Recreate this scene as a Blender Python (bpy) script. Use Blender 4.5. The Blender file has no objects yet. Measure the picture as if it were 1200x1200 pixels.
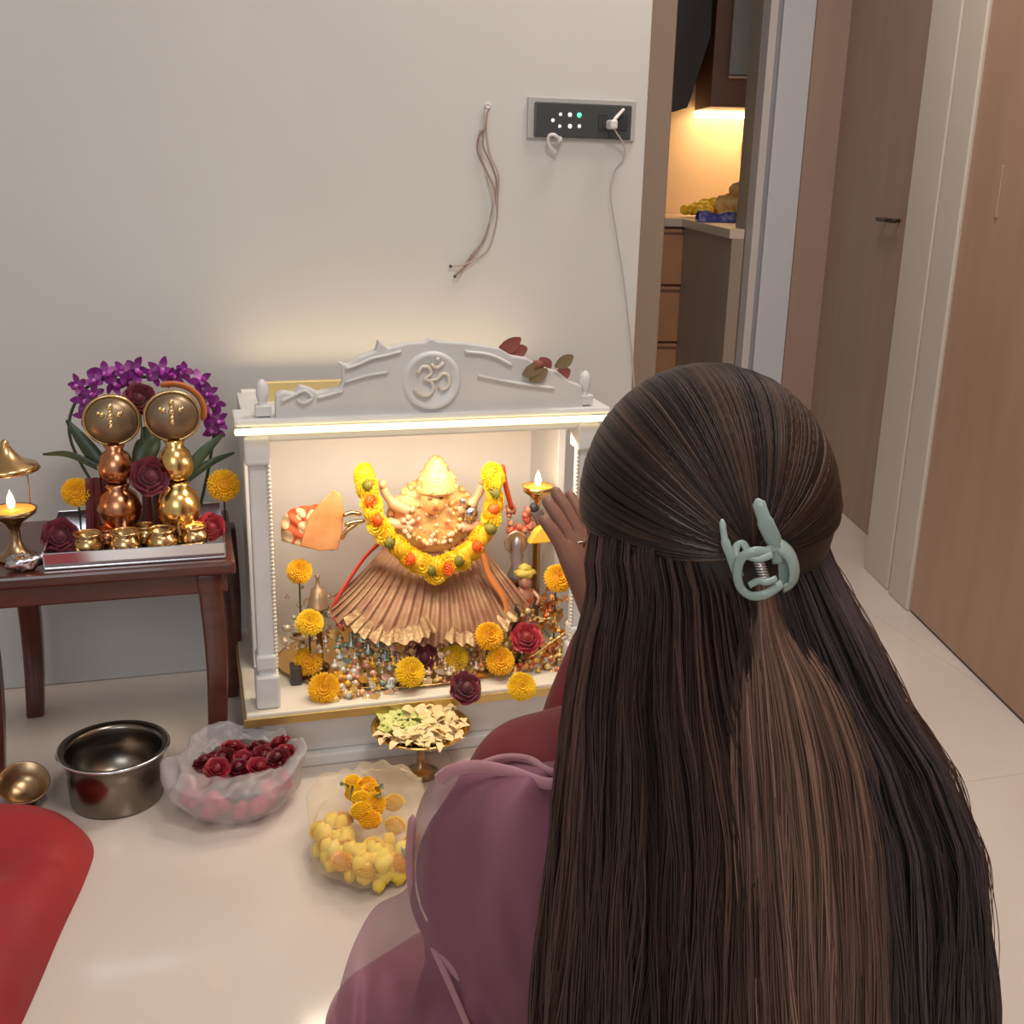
import bpy, math, random
import numpy as np
from mathutils import Vector, Matrix, noise
random.seed(7); rng=np.random.default_rng(7)
R=math.radians; PI=math.pi
SC=bpy.context.scene; COL=SC.collection
def V(*a): return Vector(a)
# ------------------------------------------------------------------ camera
CH=1.05; YAW=R(16.3); PIT=R(16.97); ROL=R(1.34); FPX=1300.0
cf=V(math.sin(YAW)*math.cos(PIT),math.cos(YAW)*math.cos(PIT),-math.sin(PIT))
cr0=V(math.cos(YAW),-math.sin(YAW),0); cu0=cr0.cross(cf)
cr=cr0*math.cos(ROL)+cu0*math.sin(ROL); cu=cu0*math.cos(ROL)-cr0*math.sin(ROL)
O=V(0,0,CH)
cd=bpy.data.cameras.new('camera'); cam=bpy.data.objects.new('camera',cd); COL.objects.link(cam)
cd.sensor_width=36; cd.lens=36*FPX/1200; cd.clip_start=.02
cam.matrix_world=Matrix.Translation(O)@Matrix((cr,cu,-cf)).transposed().to_4x4()
SC.camera=cam
# ------------------------------------------------------------------ view, world, lights
vs=SC.view_settings; vs.view_transform='Standard'; vs.look='None'; vs.gamma=1; vs.use_curve_mapping=False; vs.exposure=0.0
w=bpy.data.worlds.new('world'); SC.world=w; w.use_nodes=True
w.node_tree.nodes['Background'].inputs[0].default_value=(.80,.88,1,1); w.node_tree.nodes['Background'].inputs[1].default_value=.45
def area(name,loc,target,sx,sy,power,col):
    l=bpy.data.lights.new(name,'AREA'); l.shape='RECTANGLE'; l.size=sx; l.size_y=sy; l.energy=power; l.color=col
    o=bpy.data.objects.new(name,l); COL.objects.link(o); o.location=loc
    o.rotation_euler=(Vector(target)-Vector(loc)).to_track_quat('-Z','Y').to_euler(); return o
area('window_daylight',(-1.0,-1.9,2.1),(.3,2.2,.9),1.6,1.2,28,(.90,.95,1))
area('ceiling_panel_light',(.5,.5,2.52),(.5,.5,0),.6,.6,23,(1,.94,.88))
area('right_wall_fill',(1.1,2.0,2.52),(1.3,2.0,0),.5,.5,19,(1,.90,.82))  # added fill to brighten the right wall, no lamp seen there
# ------------------------------------------------------------------ pixel helpers (placing on real planes)
def ray(x,y): return cf+cr*((x-600)/FPX)-cu*((y-600)/FPX)
def atz(x,y,z=0): d=ray(x,y); return O+d*((z-CH)/d.z)
def aty(x,y,Y): d=ray(x,y); return O+d*(Y/d.y)
FH=V(math.sin(YAW),math.cos(YAW),0)
def atk(x,y,k): d=ray(x,y); return O+d*(k/d.dot(FH))
def mpp(P): return (Vector(P)-O).dot(cf)/FPX
DV=V(math.sin(R(13.6)),math.cos(R(13.6)),0); EV=V(-DV.y,DV.x,0); KC=V(2.029,3.527,0)
def K(e,s,z): return KC+EV*e+DV*s+V(0,0,z)
def ats(x,y,s):
    d=ray(x,y); return O+d*(((KC+DV*s)-O).dot(DV)/d.dot(DV))
def ate(x,y,e):
    d=ray(x,y); return O+d*(((KC+EV*e)-O).dot(EV)/d.dot(EV))
def kc(P): v=P-KC; return v.dot(EV),v.dot(DV),P.z
# ------------------------------------------------------------------ materials
MATS={}
def mat(name,col,rough=.6,metal=0,col2=None,scale=8,detail=4,bump=0,bscale=None,trans=0,alpha=1,emit=None,estr=0,spec=.5,sss=0,stretch=None,attr=None,coat=0,sheen=0,thr=None,translucent=0):
    if name in MATS: return MATS[name]
    m=bpy.data.materials.new(name); MATS[name]=m; m.use_nodes=True; nt=m.node_tree; N=nt.nodes; L=nt.links
    b=N['Principled BSDF']; I=b.inputs
    I['Base Color'].default_value=(*col,1); I['Roughness'].default_value=rough; I['Metallic'].default_value=metal
    I['Transmission Weight'].default_value=trans; I['Alpha'].default_value=alpha; I['Specular IOR Level'].default_value=spec
    I['Coat Weight'].default_value=coat; I['Sheen Weight'].default_value=sheen
    if sss: I['Subsurface Weight'].default_value=sss; I['Subsurface Scale'].default_value=.01
    if emit: I['Emission Color'].default_value=(*emit,1); I['Emission Strength'].default_value=estr
    tc=N.new('ShaderNodeTexCoord'); mp=N.new('ShaderNodeMapping'); L.new(tc.outputs['Object'],mp.inputs[0])
    if stretch: mp.inputs['Scale'].default_value=stretch
    out=None
    if col2:
        n=N.new('ShaderNodeTexNoise'); n.inputs['Scale'].default_value=scale; n.inputs['Detail'].default_value=detail; L.new(mp.outputs[0],n.inputs[0])
        r=N.new('ShaderNodeValToRGB'); t=thr or (.35,.65)
        r.color_ramp.elements[0].position=t[0]; r.color_ramp.elements[1].position=t[1]
        r.color_ramp.elements[0].color=(*col,1); r.color_ramp.elements[1].color=(*col2,1)
        L.new(n.outputs[0],r.inputs[0]); out=r.outputs[0]; L.new(out,I['Base Color'])
    if attr:
        a=N.new('ShaderNodeAttribute'); a.attribute_name=attr
        mx=N.new('ShaderNodeMix'); mx.data_type='RGBA'; mx.blend_type='MULTIPLY'; mx.inputs[0].default_value=1
        if out: L.new(out,mx.inputs[6])
        else: mx.inputs[6].default_value=(*col,1)
        L.new(a.outputs[0],mx.inputs[7]); L.new(mx.outputs[2],I['Base Color'])
    if bump:
        n=N.new('ShaderNodeTexNoise'); n.inputs['Scale'].default_value=bscale or scale*4; n.inputs['Detail'].default_value=3; L.new(mp.outputs[0],n.inputs[0])
        bp=N.new('ShaderNodeBump'); bp.inputs['Strength'].default_value=bump; bp.inputs['Distance'].default_value=.003
        L.new(n.outputs[0],bp.inputs['Height']); L.new(bp.outputs[0],I['Normal'])
    if translucent:
        tr=N.new('ShaderNodeBsdfTranslucent'); tr.inputs[0].default_value=(*col,1); ms=N.new('ShaderNodeMixShader'); ms.inputs[0].default_value=translucent
        L.new(b.outputs[0],ms.inputs[1]); L.new(tr.outputs[0],ms.inputs[2]); L.new(ms.outputs[0],N['Material Output'].inputs[0])
        if alpha<1:
            tp=N.new('ShaderNodeBsdfTransparent'); m2=N.new('ShaderNodeMixShader'); m2.inputs[0].default_value=alpha; I['Alpha'].default_value=1
            L.new(tp.outputs[0],m2.inputs[1]); L.new(ms.outputs[0],m2.inputs[2]); L.new(m2.outputs[0],N['Material Output'].inputs[0])
    return m
WALL=mat('wall_paint',(.575,.56,.535),.75,col2=(.61,.60,.575),scale=1.5,bump=.05,bscale=60)
CEIL=mat('ceiling_paint',(.8,.8,.78),.8)
FLOOR=mat('marble_floor',(.60,.52,.46),.12,col2=(.68,.60,.53),scale=1.4,detail=8,spec=.5)
BROWN=mat('brown_laminate',(.36,.235,.175),.5,col2=(.385,.255,.19),scale=3,stretch=(6,6,1))
BROWN2=mat('brown_laminate_panel',(.36,.215,.14),.4,col2=(.40,.245,.165),scale=2,stretch=(6,6,1))
TRIM=mat('beige_trim',(.56,.48,.40),.45)
TRIMW=mat('white_trim',(.62,.60,.60),.45)
JAMB=mat('jamb_beige',(.42,.30,.22),.5)
GREYB=mat('greige_laminate',(.34,.265,.20),.45,col2=(.37,.29,.22),scale=2,stretch=(6,6,1))
MARB=mat('white_marble',(.66,.66,.65),.35,col2=(.74,.73,.71),scale=9,detail=6,spec=.4)
MARBS=mat('white_marble_shelf',(.72,.66,.55),.25,col2=(.78,.72,.6),scale=9)
GOLD=mat('polished_gold',(.83,.55,.20),.22,1)
BRASS=mat('brass',(.66,.44,.20),.22,1,bump=.05,bscale=30)
BRASSD=mat('aged_brass',(.40,.27,.15),.3,1,bump=.1,bscale=40)
GOLDF=mat('gold_filigree',(.92,.60,.22),.45,.2,col2=(.75,.28,.12),scale=60,detail=3,bump=.8,bscale=160,thr=(.52,.64))
STEEL=mat('steel',(.24,.205,.17),.25,1,bump=.03,bscale=20)
SILV=mat('silver',(.72,.72,.74),.2,1)
WOOD=mat('red_brown_wood',(.115,.032,.02),.28,col2=(.07,.02,.014),scale=6,stretch=(1,8,8),coat=.3)
MARI=mat('marigold_petals',(1,.62,.015),.6,attr='c',translucent=.25)
MARI2=mat('marigold_petals_yellow',(1,.74,.02),.6,attr='c',translucent=.25)
ROSEM=mat('dark_rose_petals',(.17,.015,.03),.55,attr='c',sheen=.2)
ROSER=mat('red_rose_petals',(.42,.02,.035),.5,attr='c',sheen=.2)
ORCH=mat('orchid_petals',(.33,.04,.32),.5,attr='c',translucent=.2)
LEAF=mat('leaf_green',(.03,.055,.025),.4,col2=(.06,.09,.035),scale=20)
LEAFL=mat('leaf_pale_green',(.30,.36,.08),.5)
BLACK=mat('black_plastic',(.045,.05,.05),.35)
GREYP=mat('grey_plate',(.42,.42,.40),.4)
WHITEP=mat('white_plastic',(.7,.68,.66),.4)
FLAME=mat('flame',(1,.7,.3),emit=(1,.62,.22),estr=14)
OIL=mat('glowing_oil',(.9,.35,.05),.2,emit=(1,.28,.03),estr=1.3)
LEDM=mat('led_strip',(1,.9,.6),emit=(1,.80,.42),estr=2.0)
KLED=mat('kitchen_led',(1,.9,.6),emit=(1,.78,.42),estr=7)
# ------------------------------------------------------------------ mesh builder
class MB:
    def __init__(s): s.v=[]; s.f=[]; s.sm=[]; s.c=[]; s.mi=[]
    def add(s,vs,fs,smooth=False,col=None,mi=0):
        o=len(s.v); s.v+= [tuple(p) for p in vs]; s.f+=[tuple(i+o for i in f) for f in fs]; s.sm+=[smooth]*len(fs); s.mi+=[mi]*len(fs)
        s.c+=[col or (1,1,1)]*len(vs); return s
    def box(s,c,d,M=None,taper=(1,1),mi=0):
        hx,hy,hz=d[0]/2,d[1]/2,d[2]/2; c=Vector(c); P=[]
        for z in(-1,1):
            t=taper if z>0 else (1,1)
            for x,y in((-1,-1),(1,-1),(1,1),(-1,1)):
                p=V(x*hx*t[0],y*hy*t[1],z*hz); P.append(c+(M@p if M else p))
        return s.add(P,[(3,2,1,0),(4,5,6,7),(0,1,5,4),(1,2,6,5),(2,3,7,6),(3,0,4,7)],mi=mi)
    def prism(s,pts,d,mi=0):
        n=len(pts); d=Vector(d); P=[Vector(p) for p in pts]+[Vector(p)+d for p in pts]
        return s.add(P,[tuple(range(n-1,-1,-1)),tuple(range(n,2*n))]+[(i,(i+1)%n,(i+1)%n+n,i+n) for i in range(n)],mi=mi)
    def tube(s,pts,r,n=8,closed=False,flat=1,col=None,mi=0,nrm=None):
        pts=[Vector(p) for p in pts]; m=len(pts); rr=r if hasattr(r,'__len__') else [r]*m
        P=[]; pu=None
        for i,p in enumerate(pts):
            a=pts[(i-1)%m] if closed or i>0 else p; b=pts[(i+1)%m] if closed or i<m-1 else p
            t=(b-a).normalized()
            if pu is None: pu=nrm and Vector(nrm) or (t.orthogonal())
            u=(pu-t*pu.dot(t)); u=u.normalized() if u.length>1e-6 else t.orthogonal().normalized(); pu=u; q=t.cross(u)
            for k in range(n):
                a_=2*PI*k/n; P.append(p+u*math.cos(a_)*rr[i]*flat+q*math.sin(a_)*rr[i])
        F=[]
        for i in range(m if closed else m-1):
            j=(i+1)%m
            for k in range(n): F.append((i*n+k,i*n+(k+1)%n,j*n+(k+1)%n,j*n+k))
        if not closed: F+=[tuple(range(n-1,-1,-1)),tuple((m-1)*n+k for k in range(n))]
        return s.add(P,F,True,col,mi)
    def lathe(s,prof,c=(0,0,0),n=28,M=None,col=None,mi=0):
        c=Vector(c); P=[];F=[];m=len(prof)
        for r,z in prof:
            for k in range(n):
                a=2*PI*k/n; p=V(r*math.cos(a),r*math.sin(a),z); P.append(c+(M@p if M else p))
        for i in range(m-1):
            for k in range(n): F.append((i*n+k,i*n+(k+1)%n,(i+1)*n+(k+1)%n,(i+1)*n+k))
        if prof[0][0]>1e-4: F.append(tuple(range(n-1,-1,-1)))
        return s.add(P,F,True,col,mi)
    def sph(s,c,r,n=14,m=8,M=None,dis=0,col=None,fr=9,mi=0):
        r=r if hasattr(r,'__len__') else (r,r,r); c=Vector(c); P=[];F=[]
        for i in range(m+1):
            t=PI*i/m
            for k in range(n):
                a=2*PI*k/n; d=V(math.sin(t)*math.cos(a),math.sin(t)*math.sin(a),-math.cos(t))
                q=1+dis*noise.noise(d*fr*.3+c*7) if dis else 1
                p=V(d.x*r[0],d.y*r[1],d.z*r[2])*q; P.append(c+(M@p if M else p))
        for i in range(m):
            for k in range(n): F.append((i*n+k,i*n+(k+1)%n,(i+1)*n+(k+1)%n,(i+1)*n+k))
        return s.add(P,F,True,col,mi)
    def grid(s,fn,nu,nv,mi=0,col=None):
        P=[fn(i/nu,j/nv) for j in range(nv+1) for i in range(nu+1)]
        return s.add(P,[(j*(nu+1)+i,j*(nu+1)+i+1,(j+1)*(nu+1)+i+1,(j+1)*(nu+1)+i) for j in range(nv) for i in range(nu)],True,col,mi)
    def mesh(s,name,mats,origin=(0,0,0)):
        me=bpy.data.meshes.new(name); o=Vector(origin)
        me.from_pydata([(p[0]-o.x,p[1]-o.y,p[2]-o.z) for p in s.v],[],s.f); me.polygons.foreach_set('use_smooth',s.sm)
        for m in (mats if isinstance(mats,(list,tuple)) else [mats]): me.materials.append(m)
        me.polygons.foreach_set('material_index',s.mi)
        if any(c!=(1,1,1) for c in s.c):
            a=me.color_attributes.new('c','FLOAT_COLOR','POINT'); a.data.foreach_set('color',np.hstack([np.array(s.c,dtype=np.float32),np.ones((len(s.c),1),np.float32)]).ravel())
        return me
def wloc(p):
    v=V(0,0,0)
    while p: v+=p.location; p=p.parent
    return v
def link(name,me,parent=None,loc=(0,0,0)):
    o=bpy.data.objects.new(name,me); COL.objects.link(o); o.location=loc
    if parent: o.parent=parent
    return o
def part(name,mb,m,parent,bevel=0,label=None,stuff=False,sub=0,local=False):
    o=link(name,mb.mesh(name,m,(0,0,0) if local else wloc(parent)),parent)
    fin(o,bevel,sub)
    if label: o['label']=label
    if stuff: o['kind']='stuff'
    return o
def fin(o,bevel=0,sub=0,solid=0):
    if solid: md=o.modifiers.new('solid','SOLIDIFY'); md.thickness=solid
    if bevel: md=o.modifiers.new('bevel','BEVEL'); md.width=bevel; md.segments=2; md.limit_method='ANGLE'
    if sub: md=o.modifiers.new('sub','SUBSURF'); md.levels=sub; md.render_levels=sub
def tag(o,label,cat,group=None,kind=None):
    o['label']=label; o['category']=cat
    if group: o['group']=group
    if kind: o['kind']=kind
    return o
def thing(name,label,cat,loc,group=None):
    o=bpy.data.objects.new(name,None); COL.objects.link(o); o.location=loc; o.empty_display_size=.02; return tag(o,label,cat,group)
def single(name,mb,m,label,cat,loc,group=None,bevel=0,sub=0,solid=0,kind=None):
    o=link(name,mb.mesh(name,m,loc),None,loc); fin(o,bevel,sub,solid); return tag(o,label,cat,group,kind)
def struct(name,mb,m,bevel=0,parent=None):
    o=link(name,mb.mesh(name,m,wloc(parent) if parent else (0,0,0)),parent); fin(o,bevel)
    if not parent: o['kind']='structure'
    return o
def catmull(pts,n=8):
    pts=[Vector(p) for p in pts]; P=[pts[0]*2-pts[1]]+pts+[pts[-1]*2-pts[-2]]; out=[]
    for i in range(1,len(P)-2):
        for k in range(n):
            t=k/n; a,b,c,d=P[i-1:i+3]
            out.append(.5*((2*b)+(c-a)*t+(2*a-5*b+4*c-d)*t*t+(3*b-a-3*c+d)*t**3))
    out.append(pts[-1]); return out
def interp(y,xs,ys): return float(np.interp(y,xs,ys))
RZ=lambda a: Matrix.Rotation(a,3,'Z')
RX=lambda a: Matrix.Rotation(a,3,'X')
RY=lambda a: Matrix.Rotation(a,3,'Y')
# ------------------------------------------------------------------ setting
WY=2.30; WX=.948
# floor in slabs of marble
fl=struct('floor',MB().box((1,1.5,-.03),(8,9,.04)),mat('floor_bed',(.3,.26,.22),.8))
T=1.2
for i in range(-4,3):
    for j in range(-3,5):
        c=V(.55+i*T,1.35+j*T-.4,-.0075); c=V(1.02+i*T,(.90 if i>=0 else .55)+j*T,-.0075)
        if abs(c.x-1)>4.2: continue
        b=MB().box(c,(T-.0008,T-.0008,.015)); part('marble_slab',b,FLOOR,fl)
struct('ceiling',MB().box((1,1.5,2.65),(8,9,.1)),CEIL)
struct('wall_back',MB().box(((WX-2.2)/2,WY+.06,1.3),(WX+2.2,.12,2.6)),WALL,.004)
struct('wall_left',MB().box((-2.05,-.3,1.3),(.1,5.2,2.6)),WALL)
def kbox(e0,e1,s0,s1,z0,z1,b=None):
    b=b or MB(); return b.prism([K(e0,s0,z0),K(e1,s0,z0),K(e1,s1,z0),K(e0,s1,z0)],(0,0,z1-z0))
struct('wall_right',kbox(-.30,-.165,-4.5,-.001,0,2.6),WALL)
# trims beside the near door, recessed leaf, near panel
struct('trim_1',kbox(-.17,.004,-1.303,-1.178,0,2.6),TRIM,.004)
struct('trim_2',kbox(-.17,.0,-1.155,-.975,0,2.6),TRIM,.004)
struct('trim_8',kbox(-.17,-.010,-1.18,-1.15,0,2.6),mat('groove_brown',(.30,.24,.19),.5))
d1=struct('door_1',kbox(-.165,-.115,-.972,-.0,0,2.5),BROWN,.003)
hp=ate(1047,258,-.115); e_,s_,z_=kc(hp)
hb=MB(); 
for ss in(-.05,.05): hb.tube([K(-.115,s_+ss,z_),K(-.085,s_+ss,z_)],.005,8)
hb.tube([K(-.088,s_-.085,z_),K(-.088,s_+.06,z_)],.006,8)
part('door_handle',hb,mat('dark_handle',(.06,.045,.04),.3,.6),d1)
d2=struct('door_2',kbox(-.10,-.004,-2.9,-1.306,0.006,2.5),BROWN2,.003)
e2,s2,z2=kc(ate(1172,222,-.004))
part('edge_pull',kbox(-.005,.0,s2-.006,s2+.006,z2-.06,z2+.05),BROWN,d2,.003)
struct('gap_shadow_strip',kbox(-.012,-.006,-4.4,-1.31,0,.012),mat('gap_shadow_paint',(.10,.06,.05),.6))  # dark strip paints the shadow in the gap under the near panel
struct('wall_near_right',kbox(-.3,-.01,-4.6,-2.905,0,2.6),BROWN2)
# kitchen door frame
struct('trim_7',kbox(-.30,-.001,.0,.10,0,2.6),BROWN)
struct('trim_3',kbox(0,.108,0,.10,0,2.6),TRIMW,.004)
struct('trim_4',kbox(.122,.149,0.008,.10,0,2.6),mat('pale_trim',(.62,.55,.50),.45),.003)
struct('trim_5',kbox(.106,.124,.025,.09,0,2.6),mat('groove_grey',(.33,.32,.33),.5))
struct('trim_6',kbox(.457,.56,0,.10,0,2.6),JAMB,.004)
struct('wall_kitchen_front',kbox(.56,2.6,0,.10,0,2.6),WALL)
struct('door_3',kbox(.10,.150,.101,.26,0.0,2.2),GREYB,.003)
# kitchen
BSP=mat('backsplash',(.72,.50,.30),.4,col2=(.76,.54,.34),scale=3)
struct('wall_kitchen_back',kbox(-1.2,2.6,1.62,1.74,0,2.6),BSP)
struct('wall_kitchen_right',kbox(-1.2,-1.1,.0,1.7,0,2.6),WALL)
KB=mat('cabinet_brown',(.19,.09,.05),.45,col2=(.23,.11,.065),scale=3)
KO=mat('drawer_wood',(.52,.24,.11),.45,col2=(.58,.28,.13),scale=3)
# side counter running toward the doorway
t=thing('kitchen_counter','grey-brown kitchen base unit with pale stone worktop beyond the doorway','kitchen counter',K(-.15,.8,0))
part('side_panel',kbox(.152,.196,.101,.27,0,.845,kbox(-.4,.196,.265,1.0,.0,.845)),GREYB,t,.002)
part('worktop',kbox(.152,.206,.101,.27,.845,.88,kbox(-.42,.206,.265,1.0,.845,.88)),mat('counter_stone',(.68,.55,.42),.3),t,.003)
t=thing('drawer_unit','orange-brown kitchen drawer unit with stacked drawer fronts by the left jamb','drawer unit',K(.35,1.3,0))
part('body',kbox(-.6,.9,1.03,1.6,.0,.845),KB,t)
part('worktop',kbox(-.6,.9,1.003,1.615,.845,.88),MATS['counter_stone'],t,.003)
for z0,z1 in((.60,.835),(.35,.59),(.06,.34)):
    dr=part('drawer',kbox(.12,.88,1.008,1.029,z0,z1),KO,t,.003); part('handle_groove',kbox(.14,.86,1.004,1.010,z1-.022,z1-.012),KB,dr)
# upper cabinet with pale panel
UC=1.25
e0,_,zb=kc(ats(832,125,UC)); e1,_,_=kc(ats(890,125,UC)); ep,_,zp=kc(ats(853,88,UC))
t=thing('upper_cabinet','dark brown framed wall cabinet with a pale grey panel over the lit backsplash','cabinet',K(e0-.2,UC+.17,zb))
part('body',kbox(-.9,e0,UC,1.6,zb,2.4),KB,t,.003)
part('door_panel',kbox(-.85,ep,UC-.02,UC-.002,zp,2.3),mat('pale_panel',(.38,.36,.32),.35),t,.004)
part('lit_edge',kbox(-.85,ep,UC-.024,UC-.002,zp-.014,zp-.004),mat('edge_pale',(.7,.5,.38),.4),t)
part('light_strip',kbox(-.85,e0+.0,1.57,1.60,zb-.03,zb-.002),KLED,t,label='glowing warm light strip')
l=area('kitchen_strip_light',K(-.35,1.45,zb-.03),K(-.35,1.6,zb-.5),.9,.04,4.2,(1,.68,.34)); l.rotation_euler=(Vector((0,0,-1))+DV*.5).to_track_quat('-Z','Y').to_euler()
# hood
t=thing('cooker_hood','dark slanted cooker hood hanging at the left of the kitchen doorway view','cooker hood',K(.3,1.3,1.4))
pts=[ats(x,y,1.15) for x,y in((770,-80),(837,-80),(835,0),(833,42),(806,126),(790,131),(770,131))]
part('glass_body',MB().prism(pts,DV*.18),mat('hood_dark',(.06,.052,.052),.25),t,.003)
part('housing',kbox(.12,.55,1.33,1.6,1.45,2.2),BLACK,t,.004)
# things on the counter
q=ats(832,243,1.2)
t=thing('yellow_flower_pile','pile of yellow blooms and leaves on the far kitchen counter','flowers',K(kc(q)[0],1.2,.88))
b=MB()
for i in range(46):
    a=random.random()*6.28; rr=random.random()**.5*.11; b.sph(t.location+EV*(rr*math.cos(a)*1.1)+DV*(rr*math.sin(a)*.7)+V(0,0,.02+.06*(1-rr/.11)*random.random()+.01),(.026,.026,.022),8,5,dis=.4)
part('blooms',b,mat('far_yellow',(1,.50,.02),.6,col2=(1,.8,.05),scale=40),t,stuff=True)
q=K(*kc(ats(858,240,.98))[:2],.88); 
b=MB(); M=RZ(-.2)
b.sph(q+V(0,0,.055),(.085,.05,.055),14,8,dis=.35); b.sph(q+EV*-.04+V(0,0,.11),(.06,.04,.05),12,8,dis=.4)
single('orange_cloth_bundle',b,mat('orange_cloth',(.75,.30,.04),.6,col2=(.95,.65,.25),scale=25),'orange and cream cloth bundle on the kitchen counter behind the blue packet','bundle',q)
q=K(.12,.72,.88); b=MB()
b.grid(lambda u,v:q+EV*((.5-u)*.16)+DV*((v-.5)*.08)+V(0,0,.002+.045*math.sin(PI*v)**.5*(.8+.3*math.sin(u*9)*.5+.2*noise.noise(V(u*5,v*5,1)))),16,10)
b.grid(lambda u,v:q+EV*((.5-u)*.16)+DV*((v-.5)*.08)+V(0,0,.001),2,2)
single('blue_packet',b,mat('blue_plastic',(.07,.07,.30),.35,col2=(.35,.35,.5),scale=30,thr=(.5,.7)),'crumpled dark blue packet at the near end of the kitchen counter','packet',q)
q=ats(876,175,1.62); kk=kc(q); t=thing('kitchen_socket','small dark wall socket on the glowing kitchen backsplash','socket',q)
part('plate',kbox(kk[0]-.04,kk[0]+.028,1.608,1.62,kk[2]-.035,kk[2]+.035),BLACK,t,.003)
part('rocker',kbox(kk[0]-.0,kk[0]+.018,1.604,1.608,kk[2]-.015,kk[2]+.015),GREYP,t,.002)
# ------------------------------------------------------------------ switchboard on the wall
def W(x,y,d=0): return aty(x,y,WY-d)
a=W(618,113); b_=W(742,166)
t=thing('switch_panel','dark touch switch panel in a grey frame on the back wall near the doorway','switch panel',((a.x+b_.x)/2,WY,b_.z))
cx=(a.x+b_.x)/2; cz=(a.z+b_.z)/2; wx=b_.x-a.x; wz=a.z-b_.z
part('frame',MB().box((cx,WY-.004,cz),(wx,.008,wz)),GREYP,t,.002)
p0=W(627,119,.012); p1=W(739,164,.012)
part('glass_front',MB().box(((p0.x+p1.x)/2,WY-.010,(p0.z+p1.z)/2),(p1.x-p0.x,.006,p0.z-p1.z)),mat('switch_black',(.05,.06,.062),.25),t,.003)
LW=mat('icon_white',(.8,.85,.9),emit=(.8,.88,1),estr=.55); LG=mat('icon_green',(.1,.8,.5),emit=(.15,.9,.6),estr=.8)
for x,y,r,m in((657,134,2.0,LW),(668,134.5,2.6,LW),(679,135,3,LG),(648,141,2.2,LW),(656,148,2,LW),(668,148,2.6,LW),(679,148,2.2,LW)):
    c=W(x,y,.0135); rr=r*mpp(c); part('icon',MB().lathe([(0,.0),(rr,.0),(rr,-.001),(0,-.001)],(c.x,WY-.0132,c.z),12,RX(PI/2)),m,t,label='green glowing icon' if m is LG else None)
b=MB()
for x in(707,730):
    c=W(x,143,.014); b=MB().box((c.x,WY-.0145,c.z),(.020,.003,.034)); part('socket_module',b,mat('socket_black',(.03,.032,.034),.4),t,.002)
# charger plug with cable
def cyl(b,p,q,r,n=12): return b.tube([p,q],r,n)
t=thing('charger_plug','white charger plug with long thin cable at the right of the switch panel','charger',W(717,146,.02))
c=W(717,146,.03); b=MB().box((c.x,WY-.030,c.z),(.016,.032,.018)); part('plug_body',b,WHITEP,t,.004)
b=MB().tube([W(717,146,.04),W(722,138,.03),W(731,128,.02)],[.0045,.004,.003],8); part('plug_prong',b,WHITEP,t)
b=MB().tube(catmull([W(717,147,.045),W(724,158,.03),W(731,170,.02),W(731,185,.012),W(720,200,.006),(W(716,228,.005)),W(722,270,.004),W(730,320,.004),W(736,370,.004),W(741,420,.004),W(744,470,.004)],8),.0016,6)
part('cable',b,mat('cable_grey',(.50,.47,.44),.5),t)
t=thing('loose_hook_plug','small white hooked cable stub hanging below the left of the switch panel','plug',W(648,160,.015))
b=MB().tube(catmull([W(656,163,.02),W(649,158,.026),W(643,160,.022),W(644,170,.018),W(652,180,.012)],6),[.0035]*25,8); part('cable_stub',b,WHITEP,t)
part('tip',MB().tube([W(656,162,.014),W(656,166,.022)],.005,8),WHITEP,t)
# loose wires out of the wall
t=thing('loose_wires','bundle of thin loose brown and grey wires hanging out of the back wall','wires',W(571,124,.002))
part('conduit_hole',MB().lathe([(0,0),(.006,0),(.006,.008),(.004,.008),(0,.004)],W(571,124),12,RX(PI/2)),WHITEP,t)
for path,c in (([(571,126),(569,145),(566,170),(577,195),(582,215),(578,240),(570,275),(558,295),(545,312),(533,323)],(.30,.22,.19)),
             ([(571,127),(568,150),(561,160),(560,178),(570,200),(580,225),(577,250),(566,280),(552,300),(540,318)],(.34,.20,.17)),
             ([(571,128),(570,150),(574,180),(584,205),(583,235),(582,260),(573,290),(555,305),(540,311),(528,312)],(.42,.33,.28)),
             ([(570,128),(567,150),(562,155),(564,180),(572,210),(579,235),(574,262),(560,290),(548,308),(536,326)],(.5,.45,.42))):
    part('wire',MB().tube(catmull([W(x,y,.008+.006*math.sin(i*1.3+c[0]*40)) for i,(x,y) in enumerate(path)],5),.0017,6),mat('wire_%d'%int(c[0]*100+c[1]*1000),c,.5),t)
for x,y in((533,324),(528,312)): part('wire_end',MB().sph(W(x,y,.01),.0035,8,6),BLACK,t)
# ------------------------------------------------------------------ home temple (mandir)
MY=1.827; x0,x1=.059,.712; mc=(x0+x1)/2
t=TEM=thing('home_temple','white marble home temple with carved crest and glowing canopy edge by the back wall','temple',(mc,2.0,0))
part('plinth',MB().box((mc,2.03,.012),(.645,.39,.024)),MARB,t,.004)
part('base',MB().box((mc,2.035,.062),(.615,.37,.078)),MARB,t,.006)
part('shelf',MB().box((mc,2.015,.115),(.665,.40,.026)),MARBS,t,.003)
part('shelf_edge',MB().box((mc,1.8135,.113),(.667,.004,.016)).box((x0-.008,2.0,.113),(.004,.38,.016)),mat('gold_band',(.62,.45,.16),.3,.7),t,.001,label='gold band along the shelf edge')
part('back_panel',MB().box((mc,2.195,.38),(.60,.02,.51)),mat('back_marble',(.86,.80,.74),.35,col2=(.92,.86,.80),scale=4),t,.002)
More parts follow.
